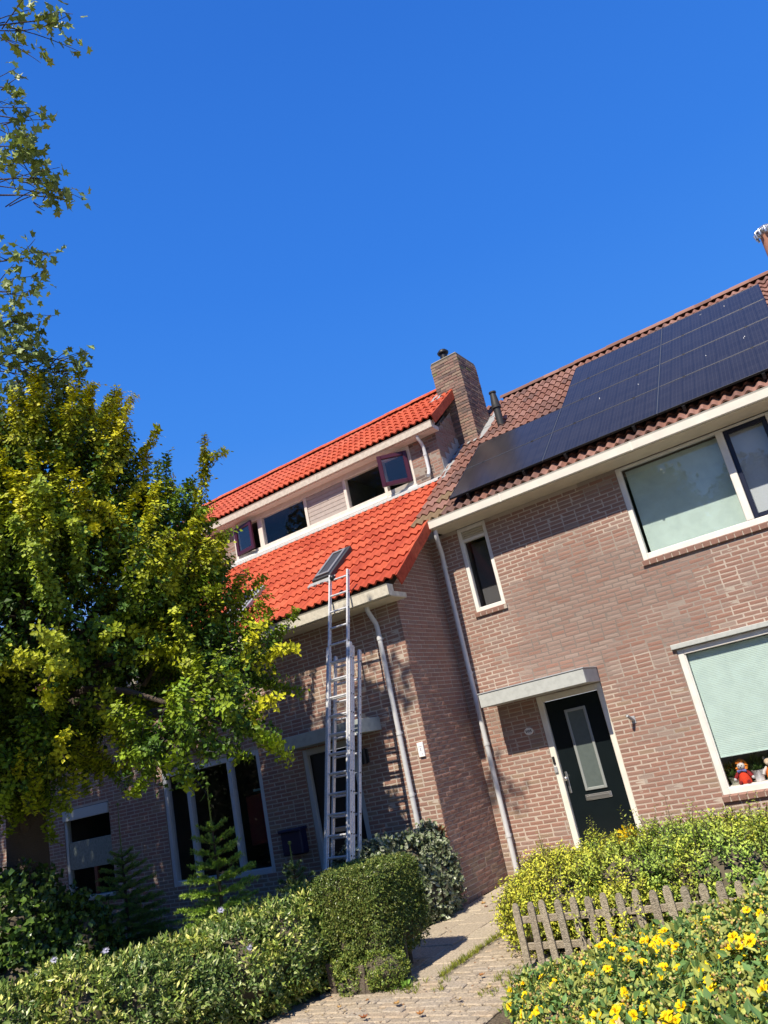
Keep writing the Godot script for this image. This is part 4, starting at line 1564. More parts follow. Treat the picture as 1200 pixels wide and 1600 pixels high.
# a plume: an upright branch end set all round with short leafy shoots that grow smaller to its tip
func plume(xs: Array, cs: Array, foot: Vector3, dir: Vector3, length: float, wide: float, tint: Color) -> void:
	var n := int(length / 0.034)
	var bend := rand_dir() * length * 0.08
	for i in n:
		var f := (i + rng.randf()) / n
		var p := foot + dir * length * f + bend * f * f
		var a := i * 2.4 + rng.randf_range(-0.4, 0.4)
		var side := frame_y(dir, a).x
		var d := (side * lerpf(1.0, 0.35, f) + dir * lerpf(0.5, 1.0, f) + rand_dir() * 0.2).normalized()
		var s := wide * lerpf(1.0, 0.38, f) * rng.randf_range(0.75, 1.2)
		xs.append(Transform3D(frame_y(d, rng.randf() * TAU, Vector3(1, s / 0.24, 1) * rng.randf_range(0.9, 1.15)), p))
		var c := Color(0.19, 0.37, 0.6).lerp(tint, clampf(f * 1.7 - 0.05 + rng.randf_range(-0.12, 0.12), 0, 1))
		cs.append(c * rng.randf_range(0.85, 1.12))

func golden_tree() -> void:
	var base := Vector3(-3.68, 0, 5.25)
	var t := thing("golden_tree", "broad golden leaved tree with upright shoots before the shaded house", "tree", base)
	var blobs := [
		[Vector3(-3.05, 6.10, 5.30), Vector3(1.65, 1.20, 1.35)], [Vector3(-2.20, 6.10, 5.00), Vector3(0.75, 0.70, 0.70)], [Vector3(-2.74, 4.43, 5.40), Vector3(2.00, 1.40, 1.55)],
		[Vector3(-1.50, 5.10, 4.50), Vector3(0.62, 0.80, 0.55)], [Vector3(-1.35, 4.20, 4.45), Vector3(0.62, 0.60, 0.60)], [Vector3(-0.98, 3.46, 4.40), Vector3(0.82, 0.40, 0.55)],
		[Vector3(-2.95, 3.68, 4.05), Vector3(1.15, 0.50, 0.80)], [Vector3(-3.30, 3.15, 5.50), Vector3(1.00, 0.48, 0.95)], [Vector3(-0.10, 2.70, 5.20), Vector3(0.56, 0.24, 0.38)],
		[Vector3(-2.85, 6.95, 5.10), Vector3(0.65, 0.45, 0.55)], [Vector3(-4.33, 5.42, 5.40), Vector3(1.30, 1.65, 1.30)], [Vector3(-0.82, 4.45, 4.40), Vector3(0.22, 0.22, 0.22)],
		[Vector3(-2.75, 2.70, 5.80), Vector3(0.55, 0.22, 0.36)], [Vector3(-0.55, 2.54, 5.40), Vector3(0.64, 0.24, 0.40)]]
	var st := S()
	var top := Vector3(0.15, 4.2, 0.05)
	tube(st, [Vector3(0, -0.05, 0), Vector3(0.02, 0.8, 0), Vector3(0.05, 2.2, 0.02), Vector3(0.1, 3.3, 0.05), top], [0.34, 0.27, 0.235, 0.2, 0.16], 14)
	for b in blobs:
		var c: Vector3 = (b[0] as Vector3) - base
		var from := Vector3(0.08, clampf(c.y - 1.2 - absf(c.x) * 0.25, 1.9, 4.0), 0.03)
		if c.x > 1.8: from = Vector3(0.9, 3.5, 0.1)
		limb(st, from, c, 0.07, 0.015)
		for k in 5:
			var e: Vector3 = c + rand_dir() * (b[1] as Vector3) * 0.75
			limb(st, from.lerp(c, rng.randf_range(0.55, 0.95)), e, 0.03, 0.008)
	build("trunk", st, M.bark, t)
	var crown := Node3D.new()
	crown.name = "crown"
	t.add_child(crown)
	var meshes := []
	for k in 6: meshes.append(shoot_mesh(11, 0.24, 0.075, 0.062, Color(0.29, 0.32, 0.018), Color(0.47, 0.46, 0.025), 1.0))
	var xs := []
	var cs := []
	for b in blobs:
		var c: Vector3 = b[0]
		var r: Vector3 = b[1]
		var n := int(7.0 * 4.0 * PI * pow((pow(r.x * r.y, 1.6) + pow(r.y * r.z, 1.6) + pow(r.x * r.z, 1.6)) / 3.0, 1.0 / 1.6))
		for i in n:
			var v := rand_dir()
			if v.z < -0.55 and rng.randf() < 0.6: continue
			var p := c + v * r * rng.randf_range(0.55, 0.88)
			var deep := false
			for o in blobs:
				if o != b and ((p - (o[0] as Vector3)) / (o[1] as Vector3)).length() < 0.6: deep = true
			if deep: continue
			var out := (v / r).normalized()
			var d := (out * 0.75 + Vector3.UP * (0.95 if v.y > -0.3 else 0.35) + rand_dir() * 0.3).normalized()
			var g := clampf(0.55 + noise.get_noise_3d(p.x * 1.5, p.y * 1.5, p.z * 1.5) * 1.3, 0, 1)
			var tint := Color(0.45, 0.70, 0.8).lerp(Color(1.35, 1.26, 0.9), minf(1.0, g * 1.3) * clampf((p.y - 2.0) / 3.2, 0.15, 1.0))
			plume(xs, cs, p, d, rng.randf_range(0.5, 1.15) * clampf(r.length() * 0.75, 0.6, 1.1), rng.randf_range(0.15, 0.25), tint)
	# single spires that stand clear of the crown
	for q in [[Vector3(-1.0, 5.30, 4.3), Vector3(0.38, 1.0, 0), 1.0, 0.2], [Vector3(-0.74, 5.95, 4.3), Vector3(0.2, 1, 0), 0.55, 0.13], [Vector3(-0.68, 6.15, 4.3), Vector3(1, 0.15, 0), 0.36, 0.09], [Vector3(-2.02, 6.3, 5.0), Vector3(0.1, 1, 0), 1.35, 0.26], [Vector3(-2.6, 6.7, 5.1), Vector3(0, 1, 0.1), 1.25, 0.28], [Vector3(-1.55, 5.6, 4.7), Vector3(0.15, 1, 0), 0.9, 0.22], [Vector3(-0.5, 3.38, 4.4), Vector3(1, 0.12, 0), 0.85, 0.22], [Vector3(-0.45, 3.4, 4.5), Vector3(0.8, 0.55, 0), 0.55, 0.18], [Vector3(-0.80, 4.45, 4.4), Vector3(0.45, 0.9, 0), 0.55, 0.14], [Vector3(-1.2, 4.7, 4.4), Vector3(0.5, 0.9, 0), 0.8, 0.2], [Vector3(0.10, 2.66, 5.2), Vector3(0.9, 0.3, 0), 0.55, 0.2], [Vector3(-2.5, 2.6, 5.7), Vector3(0.8, 0.5, 0.2), 0.8, 0.2], [Vector3(-2.9, 2.55, 5.9), Vector3(0.7, 0.6, 0.2), 0.6, 0.18], [Vector3(-3.3, 6.5, 5.2), Vector3(-0.1, 1, 0), 1.3, 0.3], [Vector3(-1.75, 6.1, 4.9), Vector3(0.5, 0.9, 0), 0.8, 0.2], [Vector3(-2.9, 4.6, 6.7), Vector3(0, 1, 0.2), 1.3, 0.26], [Vector3(-1.9, 4.9, 6.1), Vector3(0.25, 1, 0.2), 1.2, 0.25], [Vector3(-3.6, 5.2, 6.6), Vector3(-0.1, 1, 0.2), 1.2, 0.26], [Vector3(-2.3, 3.6, 6.6), Vector3(0.3, 0.9, 0.2), 1.1, 0.24]]:
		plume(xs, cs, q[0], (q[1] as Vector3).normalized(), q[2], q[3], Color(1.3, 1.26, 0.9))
	# greener leaves within the crown
	var ix := []
	var ic := []
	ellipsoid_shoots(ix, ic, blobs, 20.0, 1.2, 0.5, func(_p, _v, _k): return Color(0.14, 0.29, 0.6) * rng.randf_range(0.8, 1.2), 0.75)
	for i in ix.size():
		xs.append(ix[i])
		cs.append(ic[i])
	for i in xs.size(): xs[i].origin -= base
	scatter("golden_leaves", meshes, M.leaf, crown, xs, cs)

func plane_tree() -> void:
	var base := Vector3(-6.4, 0, 9.2)
	var t := thing("plane_tree", "tall plane tree whose outer twigs hang in against the sky", "tree", base)
	var st := S()
	tube(st, [Vector3(0, -0.05, 0), Vector3(0.05, 1, 0), Vector3(0.1, 4, 0), Vector3(0.1, 8, 0), Vector3(0.2, 11, 0)], [0.5, 0.36, 0.32, 0.24, 0.1], 12)
	var body := [[Vector3(-6.6, 10.3, 9), Vector3(3.0, 3.0, 2.6)], [Vector3(-7.6, 9, 8.2), Vector3(2.6, 2.4, 2.2)], [Vector3(-8.6, 10.5, 8.0), Vector3(2.4, 2.4, 2.0)], [Vector3(-3.3, 8.1, 9.2), Vector3(1.7, 1.6, 1.1)], [Vector3(-4.9, 7.9, 8.8), Vector3(1.6, 1.6, 1.2)]]
	for b in body:
		var c: Vector3 = (b[0] as Vector3) - base
		for k in 6: limb(st, Vector3(0.1, rng.randf_range(4, 7), 0), c + rand_dir() * (b[1] as Vector3) * 0.7, 0.12, 0.02)
	# branches that reach into the picture, with their twigs
	var tips := [
		[Vector3(0.5, 10.55, 7.05), 0.45], [Vector3(0.15, 10.6, 7.3), 0.35], [Vector3(-0.2, 10.1, 7.05), 0.25],
		[Vector3(-0.35, 9.95, 6.75), 0.3], [Vector3(-0.55, 9.75, 6.7), 0.45], [Vector3(-0.6, 9.45, 6.45), 0.5], [Vector3(-0.75, 9.55, 6.75), 0.45], [Vector3(-0.55, 9.2, 6.3), 0.22],
		[Vector3(-1.25, 8.75, 6.3), 0.35], [Vector3(-1.55, 8.4, 6.35), 0.45], [Vector3(-1.75, 8.15, 6.15), 0.5], [Vector3(-1.75, 7.85, 5.9), 0.45], [Vector3(-1.75, 7.72, 5.75), 0.4], [Vector3(-2.1, 7.75, 6.1), 0.5], [Vector3(-1.5, 7.62, 5.5), 0.22], [Vector3(-1.95, 7.55, 5.8), 0.5], [Vector3(-2.3, 7.5, 6.0), 0.5], [Vector3(-1.9, 8.05, 6.3), 0.4]]
	var leaves := []
	for q in tips:
		var p: Vector3 = q[0]
		var root: Vector3 = p + Vector3(-2.2, 0.5, 0.9)
		limb(st, Vector3(0.15, 9.5, 0), root - base, 0.06, 0.02, 0.05)
		limb(st, root - base, p - base, 0.018, 0.006, 0.05)
		var n := int(52.0 * q[1] / 0.45)
		for k in 5:
			var e: Vector3 = p + rand_dir() * Vector3(1.0, 1.0, 1.0) * float(q[1])
			limb(st, p.lerp(root, rng.randf_range(0.05, 0.35)) - base, e - base, 0.007, 0.003, 0.02)
			for j in n / 4: leaves.append(p.lerp(e, rng.randf_range(0.1, 1.1)) + rand_dir() * 0.10)
	build("trunk", st, M.bark, t)
	# one lobed leaf, shared
	var lm := []
	for k in 3:
		st = S()
		var c := Color(0.19, 0.25, 0.075)
		var pts := []
		for i in 11:
			var a := -PI * 0.85 + PI * 1.7 * i / 10.0
			var r := 0.062 if i % 2 == 1 else 0.036
			if i == 5: r = 0.078
			pts.append(Vector3(sin(a) * r, rng.randf_range(-0.012, 0.012), cos(a) * r + 0.03))
		for i in 10:
			st.set_color(c)
			tri(st, Vector3.ZERO, pts[i], pts[i + 1], Vector3.UP)
		lm.append(done(st))
	var mats := []
	for c in [Color(1, 1, 1), Color(1.5, 1.4, 0.9), Color(0.7, 0.75, 0.8), Color(2.0, 2.0, 1.9)]: mats.append(leaf_mat(c, 0.5, 0.45))
	var crown := Node3D.new()
	crown.name = "crown"
	t.add_child(crown)
	var count := 0
	var xs := []
	var cs := []
	for p in leaves:
		var d := (Vector3.DOWN * 0.5 + rand_dir()).normalized()
		var xf := Transform3D(frame_y((Vector3.UP * 0.4 + rand_dir()).normalized(), rng.randf() * TAU, Vector3.ONE * rng.randf_range(0.65, 1.15)), p - base)
		var q := in_frame(p)
		if count < 300 and q.x > 0 and q.y > 0 and q.y < 620:
			count += 1
			put("leaf", lm[count % 3], mats[[0, 0, 1, 2, 0, 1, 3][count % 7]], crown, xf)
		else:
			xs.append(xf)
			cs.append(Color(1, 1, 1) * rng.randf_range(0.7, 1.6))
	var cl := []
	for k in 3: cl.append(leaf_cluster(14, 0.22, 0.13, 0.11, [Color(0.085, 0.125, 0.03), Color(0.12, 0.16, 0.04), Color(0.06, 0.09, 0.02)], 0.2))
	var bx := []
	var bc := []
	ellipsoid_shoots(bx, bc, body, 7.0, 1.3, 0.2, func(_p, _v, _k): return Color(1, 1, 1) * rng.randf_range(0.75, 1.25), 0.8)
	for i in bx.size(): bx[i].origin -= base
	scatter("foliage", cl, M.leaf, crown, bx, bc)
	scatter("foliage", lm, M.leaf, crown, xs, cs)

func opposite_trees() -> void:
	var spots := [[Vector3(-2.0, 0, 25), 13.0, "tall round tree across the street, reflected in the upper window"], [Vector3(3.0, 0, 27), 12.0, "second round tree across the street behind the viewer"], [Vector3(10.5, 0, 26), 8.5, "shorter tree across the street opposite the house end"], [Vector3(-10, 0, 23), 10.5, "broad tree across the street opposite the golden tree"], [Vector3(-18, 0, 24), 11.0, "tree across the street furthest from the panelled house"]]
	var cl := []
	for k in 2: cl.append(leaf_cluster(24, 0.4, 0.22, 0.16, [Color(0.07, 0.12, 0.025), Color(0.11, 0.16, 0.035), Color(0.05, 0.08, 0.02)], 0.3))
	for s in spots:
		var base: Vector3 = s[0]
		var t := thing("street_tree", s[2], "tree", base, 0.0, "trees across the street")
		var st := S()
		tube(st, [Vector3(0, -0.1, 0), Vector3(0, 3, 0), Vector3(0.1, s[1] * 0.7, 0)], [0.3, 0.22, 0.08], 9)
		build("trunk", st, M.bark, t)
		var xs := []
		var cs := []
		var hh: float = s[1]
		ellipsoid_shoots(xs, cs, [[Vector3(0, hh * 0.62, 0), Vector3(2.8, hh * 0.36, 2.6)], [Vector3(1.6, hh * 0.42, 0.4), Vector3(2.0, hh * 0.26, 1.7)], [Vector3(-1.6, hh * 0.38, -0.3), Vector3(2.0, hh * 0.26, 1.7)]], 9.0, 1.2, 0.2, func(_p, _v, _k): return Color(1, 1, 1) * rng.randf_range(0.7, 1.3), 0.7)
		scatter("crown", cl, M.leaf, t, xs, cs)

func lump_core(parent: Node, c: Vector3, r: Vector3, m: Material) -> void:
	var st := S()
	ball(st, c, r, 9, 14, 0.08)
	build("twigs", st, m, parent)

func ivy_mound() -> void:
	var base := Vector3(-3.55, 0, 5.45)
	var t := thing("ivy_mound", "dark ivy mound grown round the foot of the golden tree", "ivy", base)
	var blobs := [[Vector3(0, 0.7, 0.15), Vector3(0.95, 1.0, 0.8)], [Vector3(0.25, 0.4, 0.35), Vector3(1.0, 0.7, 0.8)], [Vector3(-0.6, 0.5, 0.2), Vector3(0.8, 0.9, 0.8)], [Vector3(0.55, 0.5, -0.3), Vector3(0.5, 0.75, 0.5)]]
	for b in blobs: lump_core(t, b[0], (b[1] as Vector3) * 0.82, M.twig)
	var ms := []
	for k in 3: ms.append(leaf_cluster(16, 0.10, 0.075, 0.07, [Color(0.03, 0.06, 0.018), Color(0.045, 0.08, 0.02), Color(0.07, 0.12, 0.02)], 0.1))
	var xs := []
	var cs := []
	ellipsoid_shoots(xs, cs, blobs, 70.0, 1.0, -0.2, func(_p, _v, _k): return Color(1, 1, 1) * rng.randf_range(0.7, 1.4), 0.25)
	scatter("foliage", ms, M.gloss_leaf, t, xs, cs)

func spruce(at: Vector3, h: float, lead: float, label: String, spread: float, blue: float) -> void:
	var t := thing("young_spruce", label, "spruce tree", at, 0.0, "young spruces in the shaded garden")
	var st := S()
	tube(st, [Vector3(0, -0.05, 0), Vector3(0.01, h * 0.5, 0), Vector3(0.02, h - lead, 0.01)], [0.03, 0.02, 0.010], 8)
	build("trunk", st, M.bark, t)
	var c0 := Color(0.15, 0.27, 0.05).lerp(Color(0.05, 0.09, 0.05), blue)
	var c1 := Color(0.33, 0.48, 0.08).lerp(Color(0.10, 0.16, 0.09), blue)
	st = S()
	var tp := Vector3(0.02, h - lead, 0.01)
	var le := tp + Vector3(0.05 * lead, lead, 0.02)
	tube(st, [tp, tp.lerp(le, 0.5) + Vector3(-0.01, 0, 0), le], [0.010, 0.008, 0.004], 6)
	var leader := build("leader", st, mat(Color(0.17, 0.21, 0.05), 0.9), t)
	st = S()
	for i in 50:
		var f := rng.randf()
		var d := (rand_dir() * 0.8 + Vector3.UP).normalized()
		leaf(st, tp.lerp(le, f), d, rand_dir(), 0.03, 0.006, c1, c1)
	for i in 40:
		leaf(st, le, (rand_dir() + Vector3.UP * 0.6).normalized(), rand_dir(), 0.03, 0.009, c1, c1)
	build("needles", st, M.leaf, leader)
	var whorls := 11
	for k in whorls:
		var f := float(k) / (whorls - 1)
		var y := lerpf(h - lead - 0.02, h * 0.12, f)
		var reach := spread * lerpf(0.28, 1.0, pow(f, 0.75))
		var n := 5 + k / 2
		for b in n:
			var a := TAU * b / n + k * 1.3 + rng.randf_range(-0.3, 0.3)
			var len := reach * rng.randf_range(0.75, 1.15)
			var dir := Vector3(cos(a), 0.28 - 0.4 * f, sin(a)).normalized()
			st = S()
			var o := Vector3(0.01, y, 0)
			var e := o + dir * len + Vector3(0, 0.06, 0)
			st.set_color(Color(0.10, 0.08, 0.04))
			tube(st, [o, o.lerp(e, 0.5) - Vector3(0, 0.02, 0), e], [0.007, 0.005, 0.002], 4)
			var subs := [[o, e, 1.0]]
			for q in int(4 + len * 10):
				var g := rng.randf_range(0.25, 0.9)
				var s := -1.0 if q % 2 == 0 else 1.0
				var side := dir.cross(Vector3.UP) * s
				var p0: Vector3 = o.lerp(e, g)
				subs.append([p0, p0 + (dir * 0.9 + side * 0.8 + Vector3(0, -0.1, 0)).normalized() * len * 0.38 * (1.1 - g * 0.6), 0.9])
			for w in subs:
				var wa: Vector3 = w[0]
				var wb: Vector3 = w[1]
				var cnt := int((wb - wa).length() / 0.0026)
				var ax := (wb - wa).normalized()
				for q in cnt:
					var g2 := float(q) / cnt
					var d2 := (rand_dir() + ax * 1.0 + Vector3.UP * 0.25).normalized()
					var cc := c0.lerp(c1, clampf(g2 * 1.2 + rng.randf_range(-0.3, 0.2), 0, 1))
					leaf(st, wa.lerp(wb, g2), d2, Vector3.UP if absf(d2.y) < 0.9 else Vector3.RIGHT, rng.randf_range(0.030, 0.046), 0.011, cc, cc, 0.1, 0.0)
			build("branch", st, M.leaf, t)

func spruces() -> void:
	spruce(Vector3(-1.44, 0.0, 4.3), 2.26, 0.60, "young green spruce with a long bare leader before the tall window", 0.70, 0.0)
	spruce(Vector3(-5.2, 0.0, 2.75), 2.25, 0.78, "slender dark spruce with a bent leader beside the ivy mound", 0.75, 0.3)
	spruce(Vector3(-0.95, 0.0, 3.55), 1.32, 0.30, "small bluish spruce at the foot of the ladder", 0.42, 0.8)

func hedge_leaves(called: String, t: Node, blobs: Array, ms: Array, m: Material, per: float, scale: float, up: float, colf: Callable, shell := 0.22) -> void:
	var xs := []
	var cs := []
	ellipsoid_shoots(xs, cs, blobs, per, scale, up, colf, shell)
	scatter(called, ms, m, t, xs, cs)

func flowering_hedge() -> void:
	var t := thing("flowering_hedge", "loose evergreen hedge with starry white flowers along the garden edge", "hedge", Vector3.ZERO)
	var blobs := []
	for i in 9:
		var f := i / 8.0
		var c := Vector3(lerpf(-0.25, -1.9, f), 0.36, lerpf(4.75, 8.3, f))
		blobs.append([c + Vector3(rng.randf_range(-0.1, 0.1), rng.randf_range(-0.03, 0.05), 0), Vector3(0.62, rng.randf_range(0.46, 0.54), 0.55)])
	blobs.append([Vector3(-0.9, 0.33, 4.7), Vector3(0.8, 0.5, 0.5)])
	blobs.append([Vector3(-0.1, 0.4, 4.3), Vector3(0.5, 0.55, 0.4)])
	blobs.append([Vector3(-1.8, 0.3, 6.3), Vector3(0.9, 0.42, 0.7)])
	blobs.append([Vector3(-2.6, 0.25, 7.2), Vector3(0.9, 0.42, 0.9)])
	for b in blobs: lump_core(t, b[0], (b[1] as Vector3) * 0.74, M.twig)
	var ms := []
	for k in 4: ms.append(leaf_cluster(15, 0.05, 0.058, 0.024, [Color(0.13, 0.20, 0.05), Color(0.24, 0.31, 0.08), Color(0.08, 0.13, 0.035), Color(0.42, 0.44, 0.18)], 0.6))
	hedge_leaves("foliage", t, blobs, ms, M.gloss_leaf, 210.0, 1.0, 0.5, func(p, _v, _k):
		var g := clampf(0.5 + 1.3 * noise.get_noise_3d(p.x * 3, p.y * 3, p.z * 3), 0, 1)
		return Color(0.75, 0.85, 0.9).lerp(Color(1.45, 1.3, 0.9), g) * rng.randf_range(0.75, 1.2))
	var spots := [Vector3(-1.41, 0.80, 6.6), Vector3(-1.30, 0.87, 6.5), Vector3(-1.24, 0.80, 6.0), Vector3(-0.93, 0.66, 6.0), Vector3(-0.70, 0.86, 5.0), Vector3(-0.60, 0.64, 5.3), Vector3(-0.1, 0.55, 5.25), Vector3(-0.30, 0.66, 5.0)]
	for s0 in spots:
		var p: Vector3 = s0 + (CAM - s0).normalized() * 0.12 + Vector3(0, 0.05, 0)
		var st := S()
		for i in 22:
			var a := TAU * i / 16.0
			var d := Vector3(cos(a) * 0.8 + 0.5, sin(a) * 0.7 + 0.35, 0.6 - cos(a) * 0.5).normalized()
			var c := Color(0.50, 0.50, 0.66)
			leaf(st, p, d, Vector3(0.5, 0.4, 0.7).normalized(), rng.randf_range(0.034, 0.055), 0.010, c, c)
		ball(st, p + Vector3(0.01, 0.01, 0.01), Vector3.ONE * 0.012, 5, 6)
		build("flower", st, M.petal, t)

func box_hedge() -> void:
	var t := thing("clipped_hedge", "small leaved hedge clipped to a rounded block beside the path", "hedge", Vector3.ZERO)
	var ms := []
	for k in 4: ms.append(leaf_cluster(16, 0.035, 0.024, 0.014, [Color(0.085, 0.13, 0.03), Color(0.14, 0.19, 0.04), Color(0.06, 0.10, 0.025), Color(0.20, 0.23, 0.06)], 0.4))
	var c := Vector3(0.585, 0.63, 4.16)
	var hs := Vector3(0.43, 0.42, 0.44)
	var st := S()
	# rounded block of twigs
	var xs := []
	var cs := []
	for i in 5200:
		var v := rand_dir()
		var k := pow(pow(absf(v.x), 8.0) + pow(absf(v.y), 8.0) + pow(absf(v.z), 8.0), -0.125)
		var p := c + v * k * hs * (1.0 - 0.10 * pow(rng.randf(), 2.0)) * (1.0 + 0.03 * noise.get_noise_3d(v.x * 9, v.y * 9, v.z * 9))
		var n := Vector3(signf(v.x) * pow(absf(v.x * k), 7.0), signf(v.y) * pow(absf(v.y * k), 7.0), signf(v.z) * pow(absf(v.z * k), 7.0)).normalized()
		if v.y < -0.3 and rng.randf() < 0.5: continue
		xs.append(Transform3D(frame_y((n + rand_dir() * 0.5).normalized(), rng.randf() * TAU, Vector3.ONE * rng.randf_range(0.8, 1.3)), p))
		var warm := clampf(noise.get_noise_3d(p.x * 3 + 9, p.y * 3, p.z * 3) * 1.5, 0, 1)
		cs.append(Color(1, 1, 1).lerp(Color(1.9, 1.15, 0.8), warm * 0.15) * rng.randf_range(0.75, 1.25))
	# core of the same rounded shape
	st = S()
	var g := []
	for i in 11:
		var row := []
		var ph := PI * i / 10
		for k2 in 16:
			var th := TAU * k2 / 16
			var v := Vector3(sin(ph) * cos(th), cos(ph), sin(ph) * sin(th))
			var k := pow(pow(absf(v.x), 8.0) + pow(absf(v.y), 8.0) + pow(absf(v.z), 8.0) + 1e-6, -0.125)
			row.append(c + v * k * hs * 0.9)
		g.append(row)
	for i in 10:
		for k2 in 16:
			var k3 := (k2 + 1) % 16
			quad(st, g[i][k2], g[i][k3], g[i + 1][k3], g[i + 1][k2], (g[i][k2] as Vector3) + g[i + 1][k3] - c * 2.0)
	for q in [Vector3(0.35, 0, 4.2), Vector3(0.75, 0, 3.9), Vector3(0.95, 0, 4.25)]:
		tube(st, [q - Vector3(0, 0.05, 0), q + Vector3(0.03, 0.4, 0)], [0.03, 0.02], 7)
	build("twigs", st, M.twig, t)
	scatter("foliage", ms, M.gloss_leaf, t, xs, cs)
	# shaggy top and the small round bush at its foot
	var b := thing("low_bush", "little round box bush at the foot of the clipped hedge", "bush", Vector3(0.88, 0, 4.52))
	lump_core(b, Vector3(0, 0.15, 0), Vector3(0.2, 0.16, 0.17), M.twig)
	hedge_leaves("foliage", b, [[Vector3(0, 0.16, 0), Vector3(0.25, 0.2, 0.2)]], ms, M.gloss_leaf, 700.0, 0.9, 0.3, func(_p, _v, _k): return Color(1.3, 1.25, 1.0) * rng.randf_range(0.8, 1.3))
	var b2 := thing("low_bush", "loose grey green tuft between the old stakes", "bush", Vector3(0.55, 0, 4.66))
	hedge_leaves("foliage", b2, [[Vector3(0, 0.14, 0), Vector3(0.15, 0.2, 0.1)]], ms, M.gloss_leaf, 450.0, 0.9, 0.3, func(_p, _v, _k): return Color(1.6, 1.5, 1.4) * rng.randf_range(0.8, 1.3))

func corner_ivy() -> void:
	var t := thing("variegated_ivy", "white edged ivy climbing at the brick corner behind the clipped hedge", "ivy", Vector3.ZERO)
	var ms := []
	for k in 3: ms.append(leaf_cluster(12, 0.06, 0.06, 0.05, [Color(0.05, 0.09, 0.03), Color(0.08, 0.12, 0.04), Color(0.40, 0.42, 0.32)], 0.2, Color(0.30, 0.33, 0.22)))
	var blobs := [[Vector3(-0.12, 0.45, 1.75), Vector3(0.32, 0.55, 0.3)], [Vector3(-0.4, 0.62, 2.0), Vector3(0.45, 0.45, 0.4)], [Vector3(-0.6, 0.6, 2.5), Vector3(0.6, 0.5, 0.5)], [Vector3(-0.05, 0.3, 2.1), Vector3(0.28, 0.4, 0.35)], [Vector3(-0.15, 0.85, 1.65), Vector3(0.16, 0.3, 0.16)]]
	for b in blobs: lump_core(t, b[0], (b[1] as Vector3) * 0.7, M.twig)
	hedge_leaves("foliage", t, blobs, ms, M.gloss_leaf, 170.0, 1.0, 0.1, func(_p, _v, _k): return Color(1, 1, 1) * rng.randf_range(0.6, 1.3), 0.3)
	var st := S()
	for i in 60:
		var v := (rand_dir() + Vector3.UP * 0.5).normalized()
		var c := Color(0.17, 0.07, 0.03) * rng.randf_range(0.5, 1.3)
		leaf(st, Vector3(-0.03, 0.95, 1.6) + v * rng.randf_range(0.0, 0.1), v, rand_dir(), 0.07, 0.03, c, c)
	build("withered_leaves", st, M.leaf, t)

